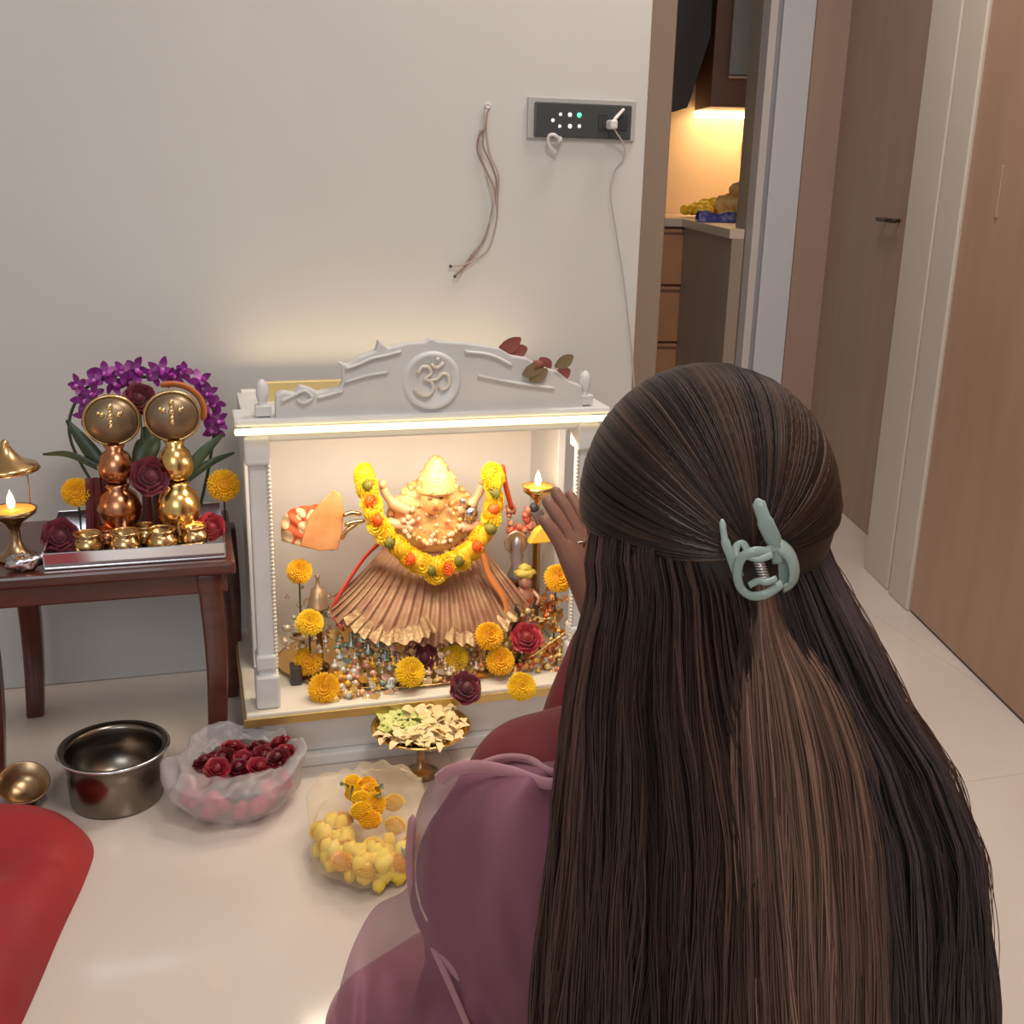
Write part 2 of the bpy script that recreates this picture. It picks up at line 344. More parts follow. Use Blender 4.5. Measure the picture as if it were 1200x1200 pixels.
for sx in(-1,1):
    X=mc+sx*.292
    part('side_panel',MB().box((mc+sx*.300,2.10,.38),(.016,.19,.50)),MARB,t,.002)
    px=X
    b=MB().box((px,1.855,.16),(.042,.05,.064)).box((px,1.855,.38),(.030,.032,.50)).box((px,1.855,.60),(.042,.05,.05))
    b.box((px,1.855,.215),(.036,.042,.03))
    pl=part('pillar',b,MARB,t,.005)
    b=MB()
    for i in range(52):
        b.sph((px-sx*.017,1.842,.205+i*.0073),.0042,6,4)
    part('bead_column',b,MARBS,pl,stuff=True)
part('canopy',MB().box((mc,1.870,.649),(.655,.094,.012)).box((mc,2.05,.612),(.60,.30,.024)).box((mc,1.875,.628),(.60,.07,.03)),MARB,t,.004)
part('led_strip',MB().box((mc,1.819,.6365),(.655,.010,.011)),LEDM,t,.003,label='glowing warm light strip')
area('canopy_light',(mc,1.865,.600),(mc,2.0,.1),.50,.04,2.15,(1,.86,.68))
ul=area('canopy_uplight',(mc+.0,2.235,.66),(mc,2.26,1.5),.6,.02,.35,(1,.74,.40))
def Mz(x,y,Y=1.835): return aty(x,y,Y)
cr_pts=[(323,491),(323,464),(330,459),(345,461),(352,452),(362,455),(372,460),(398,455),(402,447),(400,431),(396,424),(408,428),(420,419),(441,411),(444,399),(455,408),(480,402),(498,401),(505,396),(513,400),(545,402),(585,408),(600,417),(618,420),(635,430),(655,436),(668,447),(682,452),(684,486)]
part('crest',MB().prism([Mz(x,y) for x,y in cr_pts],(0,.022,0)),mat('crest_marble',(.60,.60,.58),.4,col2=(.68,.66,.63),scale=8),t,.003)
c=Mz(506,446); s_=mpp(c)
FR=RX(PI/2)
md=part('medallion',MB().lathe([(0,.003),(27*s_,.003),(29*s_,.006),(33*s_,.007),(35*s_,.0),],c,36,FR),MARB,t)
om=[[(490,437),(495,430),(503,431),(505,438),(498,444),(505,447),(508,455),(502,463),(493,462),(486,455)],[(503,446),(512,444),(518,438),(525,440),(526,450),(520,456),(514,452)],[(505,427),(512,431),(520,425)]]
b=MB()
for p in om: b.tube(catmull([Mz(x,y,1.827) for x,y in p],5),.0032,8)
b.sph(Mz(513,421,1.827),.0035,8,6); part('sacred_emblem',b,MARBS,md)
b=MB()
for p in([(330,470),(345,463),(357,458),(366,466),(356,472),(348,468)],[(405,432),(420,427),(436,420),(450,417),(470,412)],[(404,448),(430,440),(455,436)],[(545,412),(575,416),(600,428)],[(560,440),(600,448),(650,455)],[(372,466),(388,462),(402,458)]):
    b=MB().tube(catmull([Mz(x,y,1.831) for x,y in p],5),.0028,6); part('carved_scroll',b,MARB,t)
gy=2.02
part('roof_glow_strip',MB().prism([aty(x,y,2.13) for x,y in((306,448),(402,445),(402,470),(306,474))],(0,.012,0)),mat('roof_glow_gold',(.80,.62,.28),.3,.6),t,.002,label='gold strip painted as warm light on the rear roof')  # gold-coloured strip stands in for warm light on the rear roof top
for x in(308,684):
    X=aty(x,480,1.85).x
    part('finial',MB().box((X,1.85,.666),(.026,.026,.018)).lathe([(.009,.674),(.007,.680),(.010,.688),(.010,.706),(.006,.714),(0,.718)],(X,1.85,0),14),MARB,t,.002)
# dried flowers tucked on the crest
t=thing('dried_flower_spray','faded dark red dried flower spray laid on the right shoulder of the crest','dried flowers',Mz(625,445,1.825))
def leafmesh(b,p,d,wd,ln,up=V(0,-1,0),curl=.2,col=None,n=5):
    d=Vector(d).normalized(); sd=d.cross(up).normalized(); 
    P=[];F=[]
    for i in range(n+1):
        u=i/n; ww=wd*math.sin(PI*(u*.92+.04))**.8; c=Vector(p)+d*(ln*u)+up*(curl*ln*math.sin(PI*u)*.5)
        P+=[c-sd*ww+up*.15*ww,c,c+sd*ww+up*.15*ww]
    for i in range(n): F+=[(i*3,i*3+1,i*3+4,i*3+3),(i*3+1,i*3+2,i*3+5,i*3+4)]
    b.add(P,F,True,col)
b=MB(); b2=MB()
for x,y,dx,dy,l in((588,411,1,-.6,34),(600,414,1,-.3,26),(625,428,1,.3,24),(640,432,-.6,-.8,22),(655,440,1,-.4,22),(633,440,-1,-.2,22)):
    p=Mz(x-dx*6,y-dy*4,1.862); leafmesh(b,p,V(dx,-.1,-dy),9*s_,l*s_)
b.sph(Mz(630,428,1.827),(8*s_,.008,6*s_),10,6,dis=.5); part('petals',b,mat('dried_red',(.26,.07,.055),.7),t)
for x,y in((612,440),(650,430),(620,446)): leafmesh(b2,Mz(x,y,1.827),V(.8,-.1,.5),8*s_,26*s_)
part('leaf',b2,mat('dried_olive',(.22,.16,.08),.7),t)
# ------------------------------------------------------------------ flowers
def marigold_mesh(name,m,seed=0,rings=7,h=.66):
    rnd=random.Random(seed); b=MB(); b.sph((0,0,.0),(.80,.80,h*.9),12,7,dis=.1,col=(.8,.62,.5))
    for r in range(rings):
        el=r/(rings-1)*1.35; cnt=int(26*math.cos(el*.95))+3; 
        for i in range(cnt):
            a=2*PI*(i+rnd.random()*.5)/cnt+r; R0=math.cos(el)*.80; z=math.sin(el)*h
            p=V(R0*math.cos(a),R0*math.sin(a),z); d=V(math.cos(a)*math.cos(el*.8),math.sin(a)*math.cos(el*.8),math.sin(el*.8)+.15)
            g=.85+.2*rnd.random(); o_=.15*(r/rings)
            leafmesh(b,p-d*.1,d,.085+.04*rnd.random(),.22+.06*rnd.random(),up=V(-d.x*.4,-d.y*.4,1).normalized(),curl=.5,col=(g,g*(.95-o_*rnd.random()),g),n=2)
    return b.mesh(name,m)
def rose_mesh(name,m,seed=0):
    rnd=random.Random(seed); b=MB(); b.sph((0,0,.05),(.45,.45,.42),10,6,col=(.6,.5,.5))
    for r,(R0,h,cnt) in enumerate(((.18,.55,3),(.36,.52,4),(.55,.42,5),(.75,.28,6),(.9,.1,6))):
        for i in range(cnt):
            a0=2*PI*i/cnt+r*.7+rnd.random()*.2; wd=2*PI/cnt*.75; g=.7+.5*rnd.random()
            def fn(u,v,R0=R0,h=h,a0=a0,wd=wd):
                a=a0+(u-.5)*wd*1.5; rr=R0*(.45+.6*v+.14*v*v)*(1+.05*math.sin(u*7)); z=-.35+v*(h+.35)-.18*(2*abs(u-.5))**3-.1*v**6
                return V(rr*math.cos(a),rr*math.sin(a),z)
            b.grid(fn,5,4,col=(g,g,g))
    return b.mesh(name,m)
MG=[marigold_mesh('marigold_mesh',MARI,1),marigold_mesh('marigold_mesh',MARI2,2)]
RO=[rose_mesh('rose_mesh',ROSEM,1),rose_mesh('rose_mesh',ROSER,2)]
def ped(parent,q,r,name='stand',z0=.131,m=None):
    h=q.z-z0; part(name,MB().lathe([(0,0),(r,0),(r*.9,.004),(r*.35,.010),(r*.3,h-.004),(r*.6,h),(0,h)],V(q.x,q.y,z0),14),m or BRASSD,parent)
def flower(name,me,c,r,label,cat='flower',group=None,tilt=.7,az=0,stem=None):
    o=link(name,me,None,c); o.scale=(r,r,r); o.rotation_euler=(tilt,random.uniform(-.3,.3),az)
    if stem is not None and c.z-r>stem+.006:
        b=MB().tube([c+V(0,.3*r,-.2*r),V(c.x,c.y+.5*r,(c.z+stem)/2),V(c.x,c.y+.4*r,stem)],.0018,6); st=link('stem',b.mesh('stem',LEAF),o)
        st.matrix_parent_inverse=Matrix.LocRotScale(Vector(c),o.rotation_euler,o.scale).inverted()
    return tag(o,label,cat,group)
GF='marigolds placed around the idol'
for x,y,Y,r,k,lb in ((351,670,1.97,16,0,'yellow marigold highest beside the left pillar of the temple'),
    (363,730,1.92,17,1,'yellow marigold halfway down beside the left pillar of the temple'),
    (361,775,1.90,18,0,'orange marigold second lowest beside the left pillar, just above the largest one'),
    (380,807,1.865,20,0,'large orange marigold at the front left corner of the temple shelf'),
    (428,775,1.90,11,0,'smallest marigold, alone left of the petal plate in the temple'),
    (480,788,1.86,19,1,'yellow marigold just above the petal-filled brass plate'),
    (533,771,1.88,17,1,'yellow marigold above the dark rose at the front middle of the temple'),
    (573,746,1.872,18,0,'orange marigold topmost of the cluster right of the idol skirt'),
    (586,775,1.87,18,0,'orange marigold in the middle of the right front cluster'),
    (611,805,1.86,18,1,'yellow marigold lowest at the right front edge of the temple shelf'),
    (654,678,1.93,18,0,'orange marigold high by the right pillar of the temple')):
    c=aty(x,y,Y) if y<765 else atz(x,y,.128+(.036 if y<800 else .019))
    flower('marigold',MG[k],c,r*mpp(c)*1.04,lb,group=None,tilt=1.0,stem=.13)
for x,y,Y,r,k,lb in ((497,770,1.885,15,0,'dark maroon rose under the idol skirt behind the yellow marigolds'),
    (546,806,1.87,17,0,'dark maroon rose at the rim of the petal plate'),
    (617,747,1.875,16,1,'bright red rose right of the marigold cluster')):
    c=aty(x,y,Y) if y<800 else atz(x,y,.128+.021)
    flower('rose',RO[k],c,r*mpp(c)*1.1,lb,tilt=.9,stem=.13)
# ------------------------------------------------------------------ idol
IY=2.02
def I(x,y,Y=IY): return aty(x,y,Y)
si=mpp(I(505,620))
t=thing('goddess_idol','golden crowned goddess idol in a wide pleated copper-pink skirt at the temple centre','idol',V(I(505,740).x,IY,.128))
b=MB()
c=I(506,606); b.sph(c,(53*si,.03,46*si),28,18,dis=.12); 
for a in np.linspace(0,2*PI,30,endpoint=False):
    b.sph(c+V(math.cos(a)*50*si,-.008,math.sin(a)*44*si),5.0*si,8,5)
for rr in(30,):
    for a in np.linspace(0,2*PI,22,endpoint=False): b.sph(c+V(math.cos(a)*rr*si,-.026,math.sin(a)*rr*.9*si),3.6*si,7,5)
part('ornate_plate',b,GOLDF,t)
b=MB(); c=I(508,584,1.985); b.sph(c,(15*si,.022,19*si),18,12); b.sph(c+V(0,-.022,-.004),(3*si,.006,5*si),8,6)
part('face',b,mat('face_gold',(.90,.55,.20),.4,.3),t)
b=MB()
for dx in(-6,6): b.sph(c+V(dx*si,-.018,.005),(3.2*si,.004,1.6*si),8,5)
b.sph(c+V(0,-.020,-.016),(3.5*si,.004,1.4*si),8,5)
part('facial_features',b,mat('face_dark',(.28,.06,.03),.5),t,label='dark painted eyes and red lips')
b=MB()
z=I(508,566); b.lathe([(22*si,-.004),(25*si,.004),(21*si,.010),(23*si,.018),(19*si,.028),(19*si,.034),(14*si,.042),(14*si,.048),(9*si,.055),(8*si,.060),(3.5*si,.066),(0,.068)],(z.x,1.995,z.z-.006),20)
for i in range(7):
    a=PI*(i/6); b.sph((z.x+math.cos(a)*21*si,1.985,z.z+math.sin(a)*22*si),4*si,7,5)
part('crown',b,GOLDF,t)
for pts in([(478,598),(464,592),(454,582),(448,570)],[(536,598),(550,592),(560,580),(566,566)],[(475,616),(460,614),(448,610),(440,602)],[(540,618),(556,616),(566,612),(574,604)]):
    b=MB().tube(catmull([I(x,y,1.995) for x,y in pts],5),[8*si]+[7*si]*7+[5*si]*7+[3.5*si],9)
    b.sph(I(pts[-1][0],pts[-1][1]-3,1.99),5.5*si,9,6,dis=.3); part('arm',b,mat('arm_gold',(.80,.46,.24),.45,.15),t,label='raised golden arm')
b=MB()
for i in range(46):
    a=random.random()*2*PI; r=random.random()**.5; p=I(506+34*r*math.cos(a),615+26*r*math.sin(a),1.985); b.sph(p,random.uniform(2.2,4)*si,7,5,dis=.2)
part('bead_ornament',b,mat('rose_gold',(.90,.55,.32),.4,.2),t,stuff=True)
SK=mat('copper_silk',(.27,.115,.06),.5,.2,col2=(.36,.20,.10),scale=30,sheen=.1,bump=.4,bscale=120)
SKH=mat('gold_silk',(.46,.32,.16),.4,.3,col2=(.28,.15,.07),scale=50,bump=.6,bscale=150)
def skirt(apex,pts,d0,d1,np_,amp,name,m,lab=None):
    b=MB(); ap=[I(*a) for a in apex]; P=catmull([I(x,y,Y) for x,y,Y in pts],12); n=len(P)-1
    def fn(u,v):
        f=u*n; i=min(int(f),n-1); e=P[i].lerp(P[i+1],f-i); a=ap[0].lerp(ap[1],u)
        w=math.sin(u*np_*2*PI); am=amp*v*(1 if np_ else 0)
        p=a.lerp(e,v); return p+V(0,-.03*math.sin(PI*v*.7)+am*w,am*.15*w*v)
    b.grid(fn,np_*8,10); return part(name,b,m,t,label=lab)
skirt(((450,640),(562,636)),[(388,694,1.97),(388,718,1.94),(420,734,1.92),(468,747,1.905),(510,750,1.90),(556,744,1.905),(596,728,1.92),(612,696,1.95)],0,0,21,.007,'skirt',SK)
skirt(((448,682),(478,684)),[(398,718,1.915),(418,738,1.90),(448,748,1.89),(488,745,1.885),(508,732,1.89)],0,0,9,.007,'skirt_pleat_panel',SKH,'gold brocade pleat fan at lower left')
skirt(((528,690),(556,678)),[(516,744,1.885),(545,750,1.885),(578,742,1.895),(602,718,1.915)],0,0,7,.007,'skirt_pleat_panel',SKH,'gold brocade pleat fan at lower right')
b=MB().tube(catmull([I(455,628,1.97),I(430,650,1.96),I(412,675,1.95),I(395,702,1.935),I(390,718,1.93),I(402,738,1.90)],6),[.006,.008,.009,.009]+[.008]*27,8,flat=.4)
part('sash',b,mat('red_sash',(.55,.05,.03),.5),t,label='narrow red sash end')
b=MB().tube(catmull([I(556,628,1.97),I(566,650,1.94),I(574,675,1.93),I(590,700,1.92),I(596,720,1.91)],6),[.006]+[.010]*24,8,flat=.4)
part('sash',b,mat('orange_sash',(.62,.20,.05),.5),t,label='orange sash end')
b=MB()
for i in range(170):
    x=random.uniform(400,610); y=random.uniform(735,802); p=I(x,y,interp(y,[735,802],[1.95,1.875])+random.uniform(-.01,.01)); b.sph(p,random.uniform(1.8,4.2)*si,6,4,dis=.3)
part('loose_ornament',b,mat('gilt_beads',(.62,.42,.24),.3,.8,col2=(.8,.72,.6),scale=60),t,stuff=True)
# silver ornaments and greens around the idol hem
b=MB()
for x,y,r in((412,752,6),(424,745,8),(432,760,7),(444,752,6),(452,768,8),(446,740,6),(462,745,6),(405,765,5)):
    b.lathe([(0,0),(r*si,.002),(r*si*.9,.006),(r*si*.3,.012),(r*.35*si,.018),(0,.022)],I(x,y+6,1.90),10)
single('silver_offering_cups',b,mat('silver_green',(.60,.62,.55),.3,.8,col2=(.25,.33,.28),scale=40),'tangle of small silver offering ornaments at the lower left of the idol hem','ornaments',I(430,765,1.90),kind='stuff')
OFF=mat('offering_mix',(1,1,1),.35,.35,attr='c')
for nm,(xa,xb,ya,yb),n_,YY,pal,lb in (('offering_pile',(333,396,690,765),60,(2.03,1.93),[(.62,.42,.26),(.72,.52,.36),(.45,.25,.15),(.7,.6,.45)],'sparse tan and pink offerings behind the left column of marigolds'),('offering_pile',(392,472,742,820),170,(1.93,1.835),[(.75,.72,.62),(.55,.58,.50),(.75,.45,.25),(.8,.55,.2),(.62,.30,.22),(.20,.28,.22),(.85,.45,.05)],'heap of tiny silver, pink and gold offerings at the front left of the tray'),
   ('offering_pile',(470,560,744,800),140,(1.925,1.85),[(.80,.58,.30),(.60,.32,.20),(.85,.70,.5),(.45,.20,.12),(.8,.5,.12)],'heap of tiny gold and pink offerings under the middle of the skirt'),
   ('offering_pile',(556,662,700,792),150,(1.96,1.86),[(.80,.48,.10),(.55,.12,.05),(.85,.65,.25),(.35,.2,.08),(.7,.28,.10)],'heap of gold and red trinkets in front of the right pillar')):
    b=MB(); rr_=random.Random(n_+int(xa))
    for i in range(n_):
        x=rr_.uniform(xa,xb); y=rr_.uniform(ya,yb); p=aty(x,y,interp(y,[ya,yb],YY)); r=rr_.uniform(2.5,5.5)*si; ax_=rr_.random()
        if ax_<.35: b.lathe([(0,0),(r,.001),(r*.8,r*.6),(r*.3,r*.9),(r*.35,r*1.6),(0,r*2)],p,8,col=rr_.choice(pal))
        elif ax_<.7: b.sph(p,(r,r*.7,r*.8),7,5,dis=.4,col=rr_.choice(pal))
        else: leafmesh(b,p,V(rr_.uniform(-1,1),-.3,rr_.uniform(-1,1)),r*.7,r*3,up=V(0,-1,.2).normalized(),col=rr_.choice(pal))
    single(nm,b,OFF,lb,'offerings',aty((xa+xb)/2,yb,1.9),kind='stuff')
# silver figure by the idol's right hand
q=I(551,612,1.985); t=thing('silver_conch','small silver conch ornament held by the garland right of the idol face','ornament',q)
part('body',MB().sph(q+V(0,0,.018),(.013,.012,.018),14,9,dis=.5),SILV,t); part('spout',MB().lathe([(.008,0),(.005,.012),(.007,.02),(0,.024)],q+V(-.006,0,.030),12,RY(-.6)),SILV,t)
# yellow garland: chain of blossoms
t=thing('marigold_garland','thick yellow flower garland looped in a U around the golden idol','garland',I(507,675,1.955))
gp=catmull([I(x,y,Y) for x,y,Y in((428,556,1.97),(431,575,1.965),(436,600,1.955),(450,625,1.945),(470,646,1.94),(490,660,1.935),(510,666,1.933),(532,658,1.935),(552,645,1.94),(568,625,1.95),(577,600,1.955),(578,575,1.965),(577,553,1.97))],6)
acc={3:'g',8:'o',14:'o',20:'g',27:'o',34:'g',39:'o',43:'g',50:'o',56:'g',61:'o',66:'g'}
gm=marigold_mesh('garland_blossom_mesh',MARI2,5,5,.7)
go=marigold_mesh('garland_orange_mesh',mat('garland_orange',(.85,.16,.01),.6,attr='c'),6,4,.7); gg=marigold_mesh('garland_green_mesh',mat('garland_green',(.22,.24,.03),.6,attr='c'),7,4,.7)
for i,p in enumerate(gp):
    if i%2==0 or i in acc:
        a=acc.get(i); me={'g':gg,'o':go}.get(a,gm); r=(9 if a else 15)*si
        o=link('blossom',me,t,p-t.location+V(random.uniform(-.003,.003),-.014 if a else 0,random.uniform(-.003,.003))); o.scale=(r,)*3; o.rotation_euler=(1.4,random.uniform(-.5,.5),random.random()*6)
        if a: o['label']={'g':'green accent bloom','o':'orange red accent bloom'}[a]
for k in range(2):
    o=link('blossom',gm,t,I(510+k*2,672-k*8,1.93)-t.location); o.scale=(15*si,)*3; o.rotation_euler=(1.5,0,k)
# patterned cloth fan at left + orange leaf
def fanobj(name,apex,pts,m,label,cat,np_=6,amp=.003,Y=1.98,th=.003,border=None):
    b=MB(); ap=aty(*apex,Y); P=catmull([aty(x,y,Y) for x,y in pts],8); n=len(P)-1
    def fn(u,v):
        f=u*n; i=min(int(f),n-1); e=P[i].lerp(P[i+1],f-i); p=ap.lerp(e,.06+.94*v); return p+V(0,amp*math.sin(u*np_*2*PI)*v-.012*math.sin(PI*v),0)
    b.grid(fn,np_*6,8); return single(name,b,m,label,cat,P[0].lerp(ap,.5),solid=th)
PC=mat('patterned_cloth',(.80,.16,.05),.6); nt=PC.node_tree; vo=nt.nodes.new('ShaderNodeTexVoronoi'); vo.inputs['Scale'].default_value=38; rp=nt.nodes.new('ShaderNodeValToRGB')
rp.color_ramp.interpolation='CONSTANT'; rp.color_ramp.elements[0].color=(.92,.66,.35,1); rp.color_ramp.elements[1].position=.5; rp.color_ramp.elements[1].color=(.75,.12,.03,1)
tcn=nt.nodes.new('ShaderNodeTexCoord'); nt.links.new(tcn.outputs['Object'],vo.inputs[0]); nt.links.new(vo.outputs['Distance'],rp.inputs[0]); nt.links.new(rp.outputs[0],nt.nodes['Principled BSDF'].inputs['Base Color'])
fanobj('patterned_cloth',(395,646),[(330,634),(329,612),(337,600),(350,594),(365,592),(378,590)],PC,'small red cloth with cream round spots fanned beside the left pillar','cloth',5)
b=MB(); P=[aty(x,y,1.955) for x,y in((352,640),(360,610),(378,586),(392,574),(400,580),(403,600),(401,625),(396,644),(375,646))]
b.prism(P,(0,.006,0)); single('orange_cloth_leaf',b,mat('orange_felt',(.62,.24,.07),.6,col2=(.70,.32,.12),scale=30),'plain orange pointed cloth piece standing right of the spotted cloth','cloth',P[0],bevel=.002)
b=MB()
for p in([(402,604),(412,601),(424,603)],[(400,632),(406,622),(420,612)],[(404,615),(415,612),(428,610)]): b.tube(catmull([aty(x,y,1.95) for x,y in p],4),[.003]+[.0045]*7+[.002],7)
single('brass_finial_rod',b,BRASS,'little polished brass claw-like fitting left of the garland','fitting',aty(402,632,1.95))
# right side clutter
q=aty(630,576,2.0); t=thing('temple_oil_lamp','lit brass oil lamp standing high at the right inside the temple','oil lamp',q-V(0,0,.06))
ped(t,q-V(0,0,.058),.022); part('bowl',MB().lathe([(.006,-.06),(.006,-.02),(.012,-.012),(.028,0),(.032,.012),(.030,.012),(.022,.004),(0,.002)],q,22),GOLD,t)
part('oil',MB().lathe([(0,.0115),(.030,.0115),(.030,.009)],q,20),OIL,t,label='glowing orange oil')
def flame(t,q,s=1): part('flame',MB().lathe([(0,0),(.004*s,.004*s),(.0052*s,.009*s),(.0035*s,.017*s),(0,.026*s)],q,12),FLAME,t,label='bright small flame')
flame(t,q+V(0,0,.010),1.3)
def cloth_tri(name,pts,Y,m,label,cat='cloth',th=.02):
    P=[aty(x,y,Y) for x,y in pts]; return single(name,MB().prism(P,(0,th,0)),m,label,cat,P[0],bevel=.003)
YF=mat('yellow_felt',(.88,.48,.03),.6,col2=(.92,.6,.08),scale=20)
cloth_tri('folded_yellow_cloth',[(620,638),(628,624),(640,612),(650,622),(657,633),(640,637)],1.95,YF,'bright yellow folded cloth triangle near the hand, right side of the temple')
cloth_tri('orange_cloth_scrap',[(562,790),(575,792),(580,812),(566,818),(548,800)],1.868,mat('orange_bright',(.85,.36,.02),.6),'orange cloth scrap between the dark rose and the lowest marigold')
cloth_tri('orange_paper_scrap',[(392,788),(414,796),(420,815),(402,822),(388,812)],1.868,MATS['orange_bright'],'orange paper scrap right of the largest marigold')
q=aty(632,606,1.97); t=thing('perfume_bottle','small dark grey bottle with black cap below the temple oil lamp','bottle',q-V(0,0,.02))
M_=RY(-.5); ped(t,q-V(0,0,.012),.014)
part('body',MB().box(q,(.022,.016,.034),M_),mat('smoky_glass',(.10,.08,.08),.15),t,.003); part('cap',MB().lathe([(.008,0),(.008,.012),(.005,.015),(0,.015)],q+M_@V(0,0,.017),12,M_),BLACK,t)
b=MB()
for i in range(26): b.sph(aty(random.uniform(596,634),random.uniform(596,625),1.99),random.uniform(3,6)*si,7,5,dis=.5)
single('red_cloth_cluster',b,mat('red_bits',(.52,.07,.04),.6,col2=(.7,.35,.2),scale=50),'rumpled red ribbon cluster right of the garland','ribbon',aty(615,622,1.99),kind='stuff')
single('red_ribbon_tip',MB().tube(catmull([aty(x,y,1.98) for x,y in((588,545),(590,556),(594,575),(600,596))],5),[.007]*5+[.006]*11,8,flat=.4),mat('red_ribbon',(.50,.06,.02),.5),'red ribbon hanging at the top right end of the garland','ribbon',aty(590,556,1.98))
q=aty(613,720,1.96)
t=thing('small_turbaned_idol','small brass idol with a yellow turban between garland and right pillar','idol',q)
b=MB().sph(q+V(0,0,.03),(.022,.016,.034),16,10,dis=.2).sph(q+V(0,-.005,.072),(.014,.013,.016),14,9)
for sx in(-1,1): b.tube([q+V(sx*.016,0,.05),q+V(sx*.030,-.008,.035),q+V(sx*.022,-.018,.025)],[.006,.005,.004],7)
ped(t,q+V(0,0,.004),.022,'pedestal'); part('body',b,mat('idol_pink_brass',(.62,.34,.22),.4,.4,col2=(.5,.2,.12),scale=60),t)
b=MB().sph(q+V(0,-.002,.088),(.020,.017,.012),16,8,dis=.4).sph(q+V(0,-.002,.098),(.012,.011,.010),12,8,dis=.3); part('turban',b,mat('turban_yellow',(.62,.45,.08),.6,bump=.6,bscale=100),t)
q2=aty(605,668,1.97); t=thing('silver_backdrop_figure','grey silver figurine behind the small turbaned idol','figurine',q2)
part('body',MB().lathe([(.016,0),(.018,.01),(.010,.03),(.014,.05),(.009,.062),(.012,.075),(.005,.088),(0,.09)],q2-V(0,0,.02),14),mat('dull_silver',(.45,.40,.40),.35,.8),t); ped(t,q2-V(0,0,.018),.018,'pedestal'); part('halo',MB().lathe([(.020,0),(.024,.0),(.024,.003),(.020,.003)],q2+V(0,.008,.055),20,FR),mat('halo_bronze',(.6,.42,.25),.35,.8),t)
b=MB()
for i in range(70):
    x=random.uniform(628,664); y=random.uniform(690,790); p=aty(x,y,interp(y,[690,790],[1.97,1.88])); 
    d=V(random.uniform(-1,1),-.4,random.uniform(-.6,1)); leafmesh(b,p,d,.005,.022,up=V(0,-1,.2).normalized())
single('gilt_tinsel',b,mat('tinsel',(.72,.42,.10),.35,.6,col2=(.5,.12,.04),scale=60),'gold and red tinsel heap beside the right pillar','tinsel',aty(645,780,1.9),kind='stuff')
single('gold_incense_holder',MB().tube([aty(612,774,1.88),aty(628,766,1.87),aty(650,750,1.87),aty(662,742,1.87)],[.006,.003,.003,.007],8,flat=.6),GOLD,'slim golden incense holder slanting up right of the red rose','incense holder',aty(612,776,1.88))
b=MB(); 
for x,y,dx,dy in((600,742,.3,1),(606,725,-.1,1),(600,778,.5,.6),(612,790,1,.2),(590,800,.2,1)): leafmesh(b,aty(x,y,1.92),V(dx,-.2,dy),.007,.035)
single('rose_leaves',b,LEAF,'dark green rose leaves tucked around the red rose','leaves',aty(604,760,1.92),kind='stuff')
single('dark_temple_box',MB().box(aty(347,800,1.93)+V(0,0,-.005),(.020,.03,.085)),mat('dark_box',(.06,.045,.045),.5),'narrow dark box standing behind the left pillar of the temple','box',aty(347,826,1.93),bevel=.003)
single('gold_tray',MB().lathe([(0,0),(.25,0),(.265,.006),(.267,.008),(.262,.008),(.248,.003),(0,.003)],(mc-.0,2.01,.1285),48,Matrix.Diagonal((1,.62,1))),GOLD,'thin golden tray with raised rim under the idol on the temple shelf','tray',(mc,2.01,.1285))
# curved brass bell/arch items at left of idol
q=aty(373,712,1.98); single('brass_bell',MB().lathe([(.022,0),(.020,.004),(.017,.02),(.012,.038),(.004,.044),(.003,.06),(.006,.064),(0,.068)],q,20),mat('tan_brass',(.55,.38,.22),.35,.6),'dull brass bell behind the upper left marigolds','bell',q); ped(bpy.data.objects['brass_bell'],q,.02)
q=aty(355,745,1.96); single('brass_ring_stand',MB().tube([q+V(.022*math.cos(a),.016*math.sin(a),0) for a in np.linspace(0,2*PI,24,endpoint=False)],.003,7,closed=True).lathe([(.02,-.045),(.018,-.04),(.008,-.035),(.008,-.006),(.021,-.001),(0,-.001)],q,20),mat('tan_brass2',(.5,.33,.20),.35,.6),'little brass cup stand under the middle left marigold','cup stand',q); ped(bpy.data.objects['brass_ring_stand'],q-V(0,0,.044),.018)
# ------------------------------------------------------------------ petal plate on stand
q=V(.355,1.765,0); t=thing('brass_pedestal_plate','round brass footed plate heaped with pale petals before the temple','plate',q)
PZ=.091; pr=.087
part('foot',MB().lathe([(.03,0),(.032,.004),(.02,.010),(.008,.02),(.007,.05),(.012,.064),(.03,PZ-.014),(0,PZ-.014)],q,26),BRASSD,t)
part('dish',MB().lathe([(0,PZ-.014),(.05,PZ-.012),(.075,PZ-.003),(pr,PZ+.004),(pr+.002,PZ+.007),(pr-.002,PZ+.008),(.072,PZ+.002),(.045,PZ-.006),(0,PZ-.007)],q,40),GOLD,t)
b=MB(); b3=MB()
for i in range(270):
    a=random.random()*6.28; r=random.random()**.6*.074; p=q+V(r*math.cos(a),r*math.sin(a),PZ+.004+.016*(1-r/.075)*random.random()); az=random.random()*6.28
    d=V(math.cos(az),math.sin(az),random.uniform(-.1,.6)); left=r*math.cos(a)<-.005 and r*math.sin(a)>-.03
    leafmesh(b3 if left else b,p,d,random.uniform(.006,.011),random.uniform(.02,.032),up=V(random.uniform(-.3,.3),random.uniform(-.3,.3),1).normalized(),curl=.5)
single('cream_petals',b,mat('cream_petals',(.80,.58,.24),.6,col2=(.85,.68,.38),scale=60),'loose cream petals filling the right of the brass plate','petals',q+V(0,0,PZ),kind='stuff')
single('green_petals',b3,mat('lime_petals',(.50,.56,.12),.6,col2=(.72,.70,.28),scale=60),'loose lime green petals heaped on the left of the brass plate','petals',q+V(-.01,0,PZ),kind='stuff')
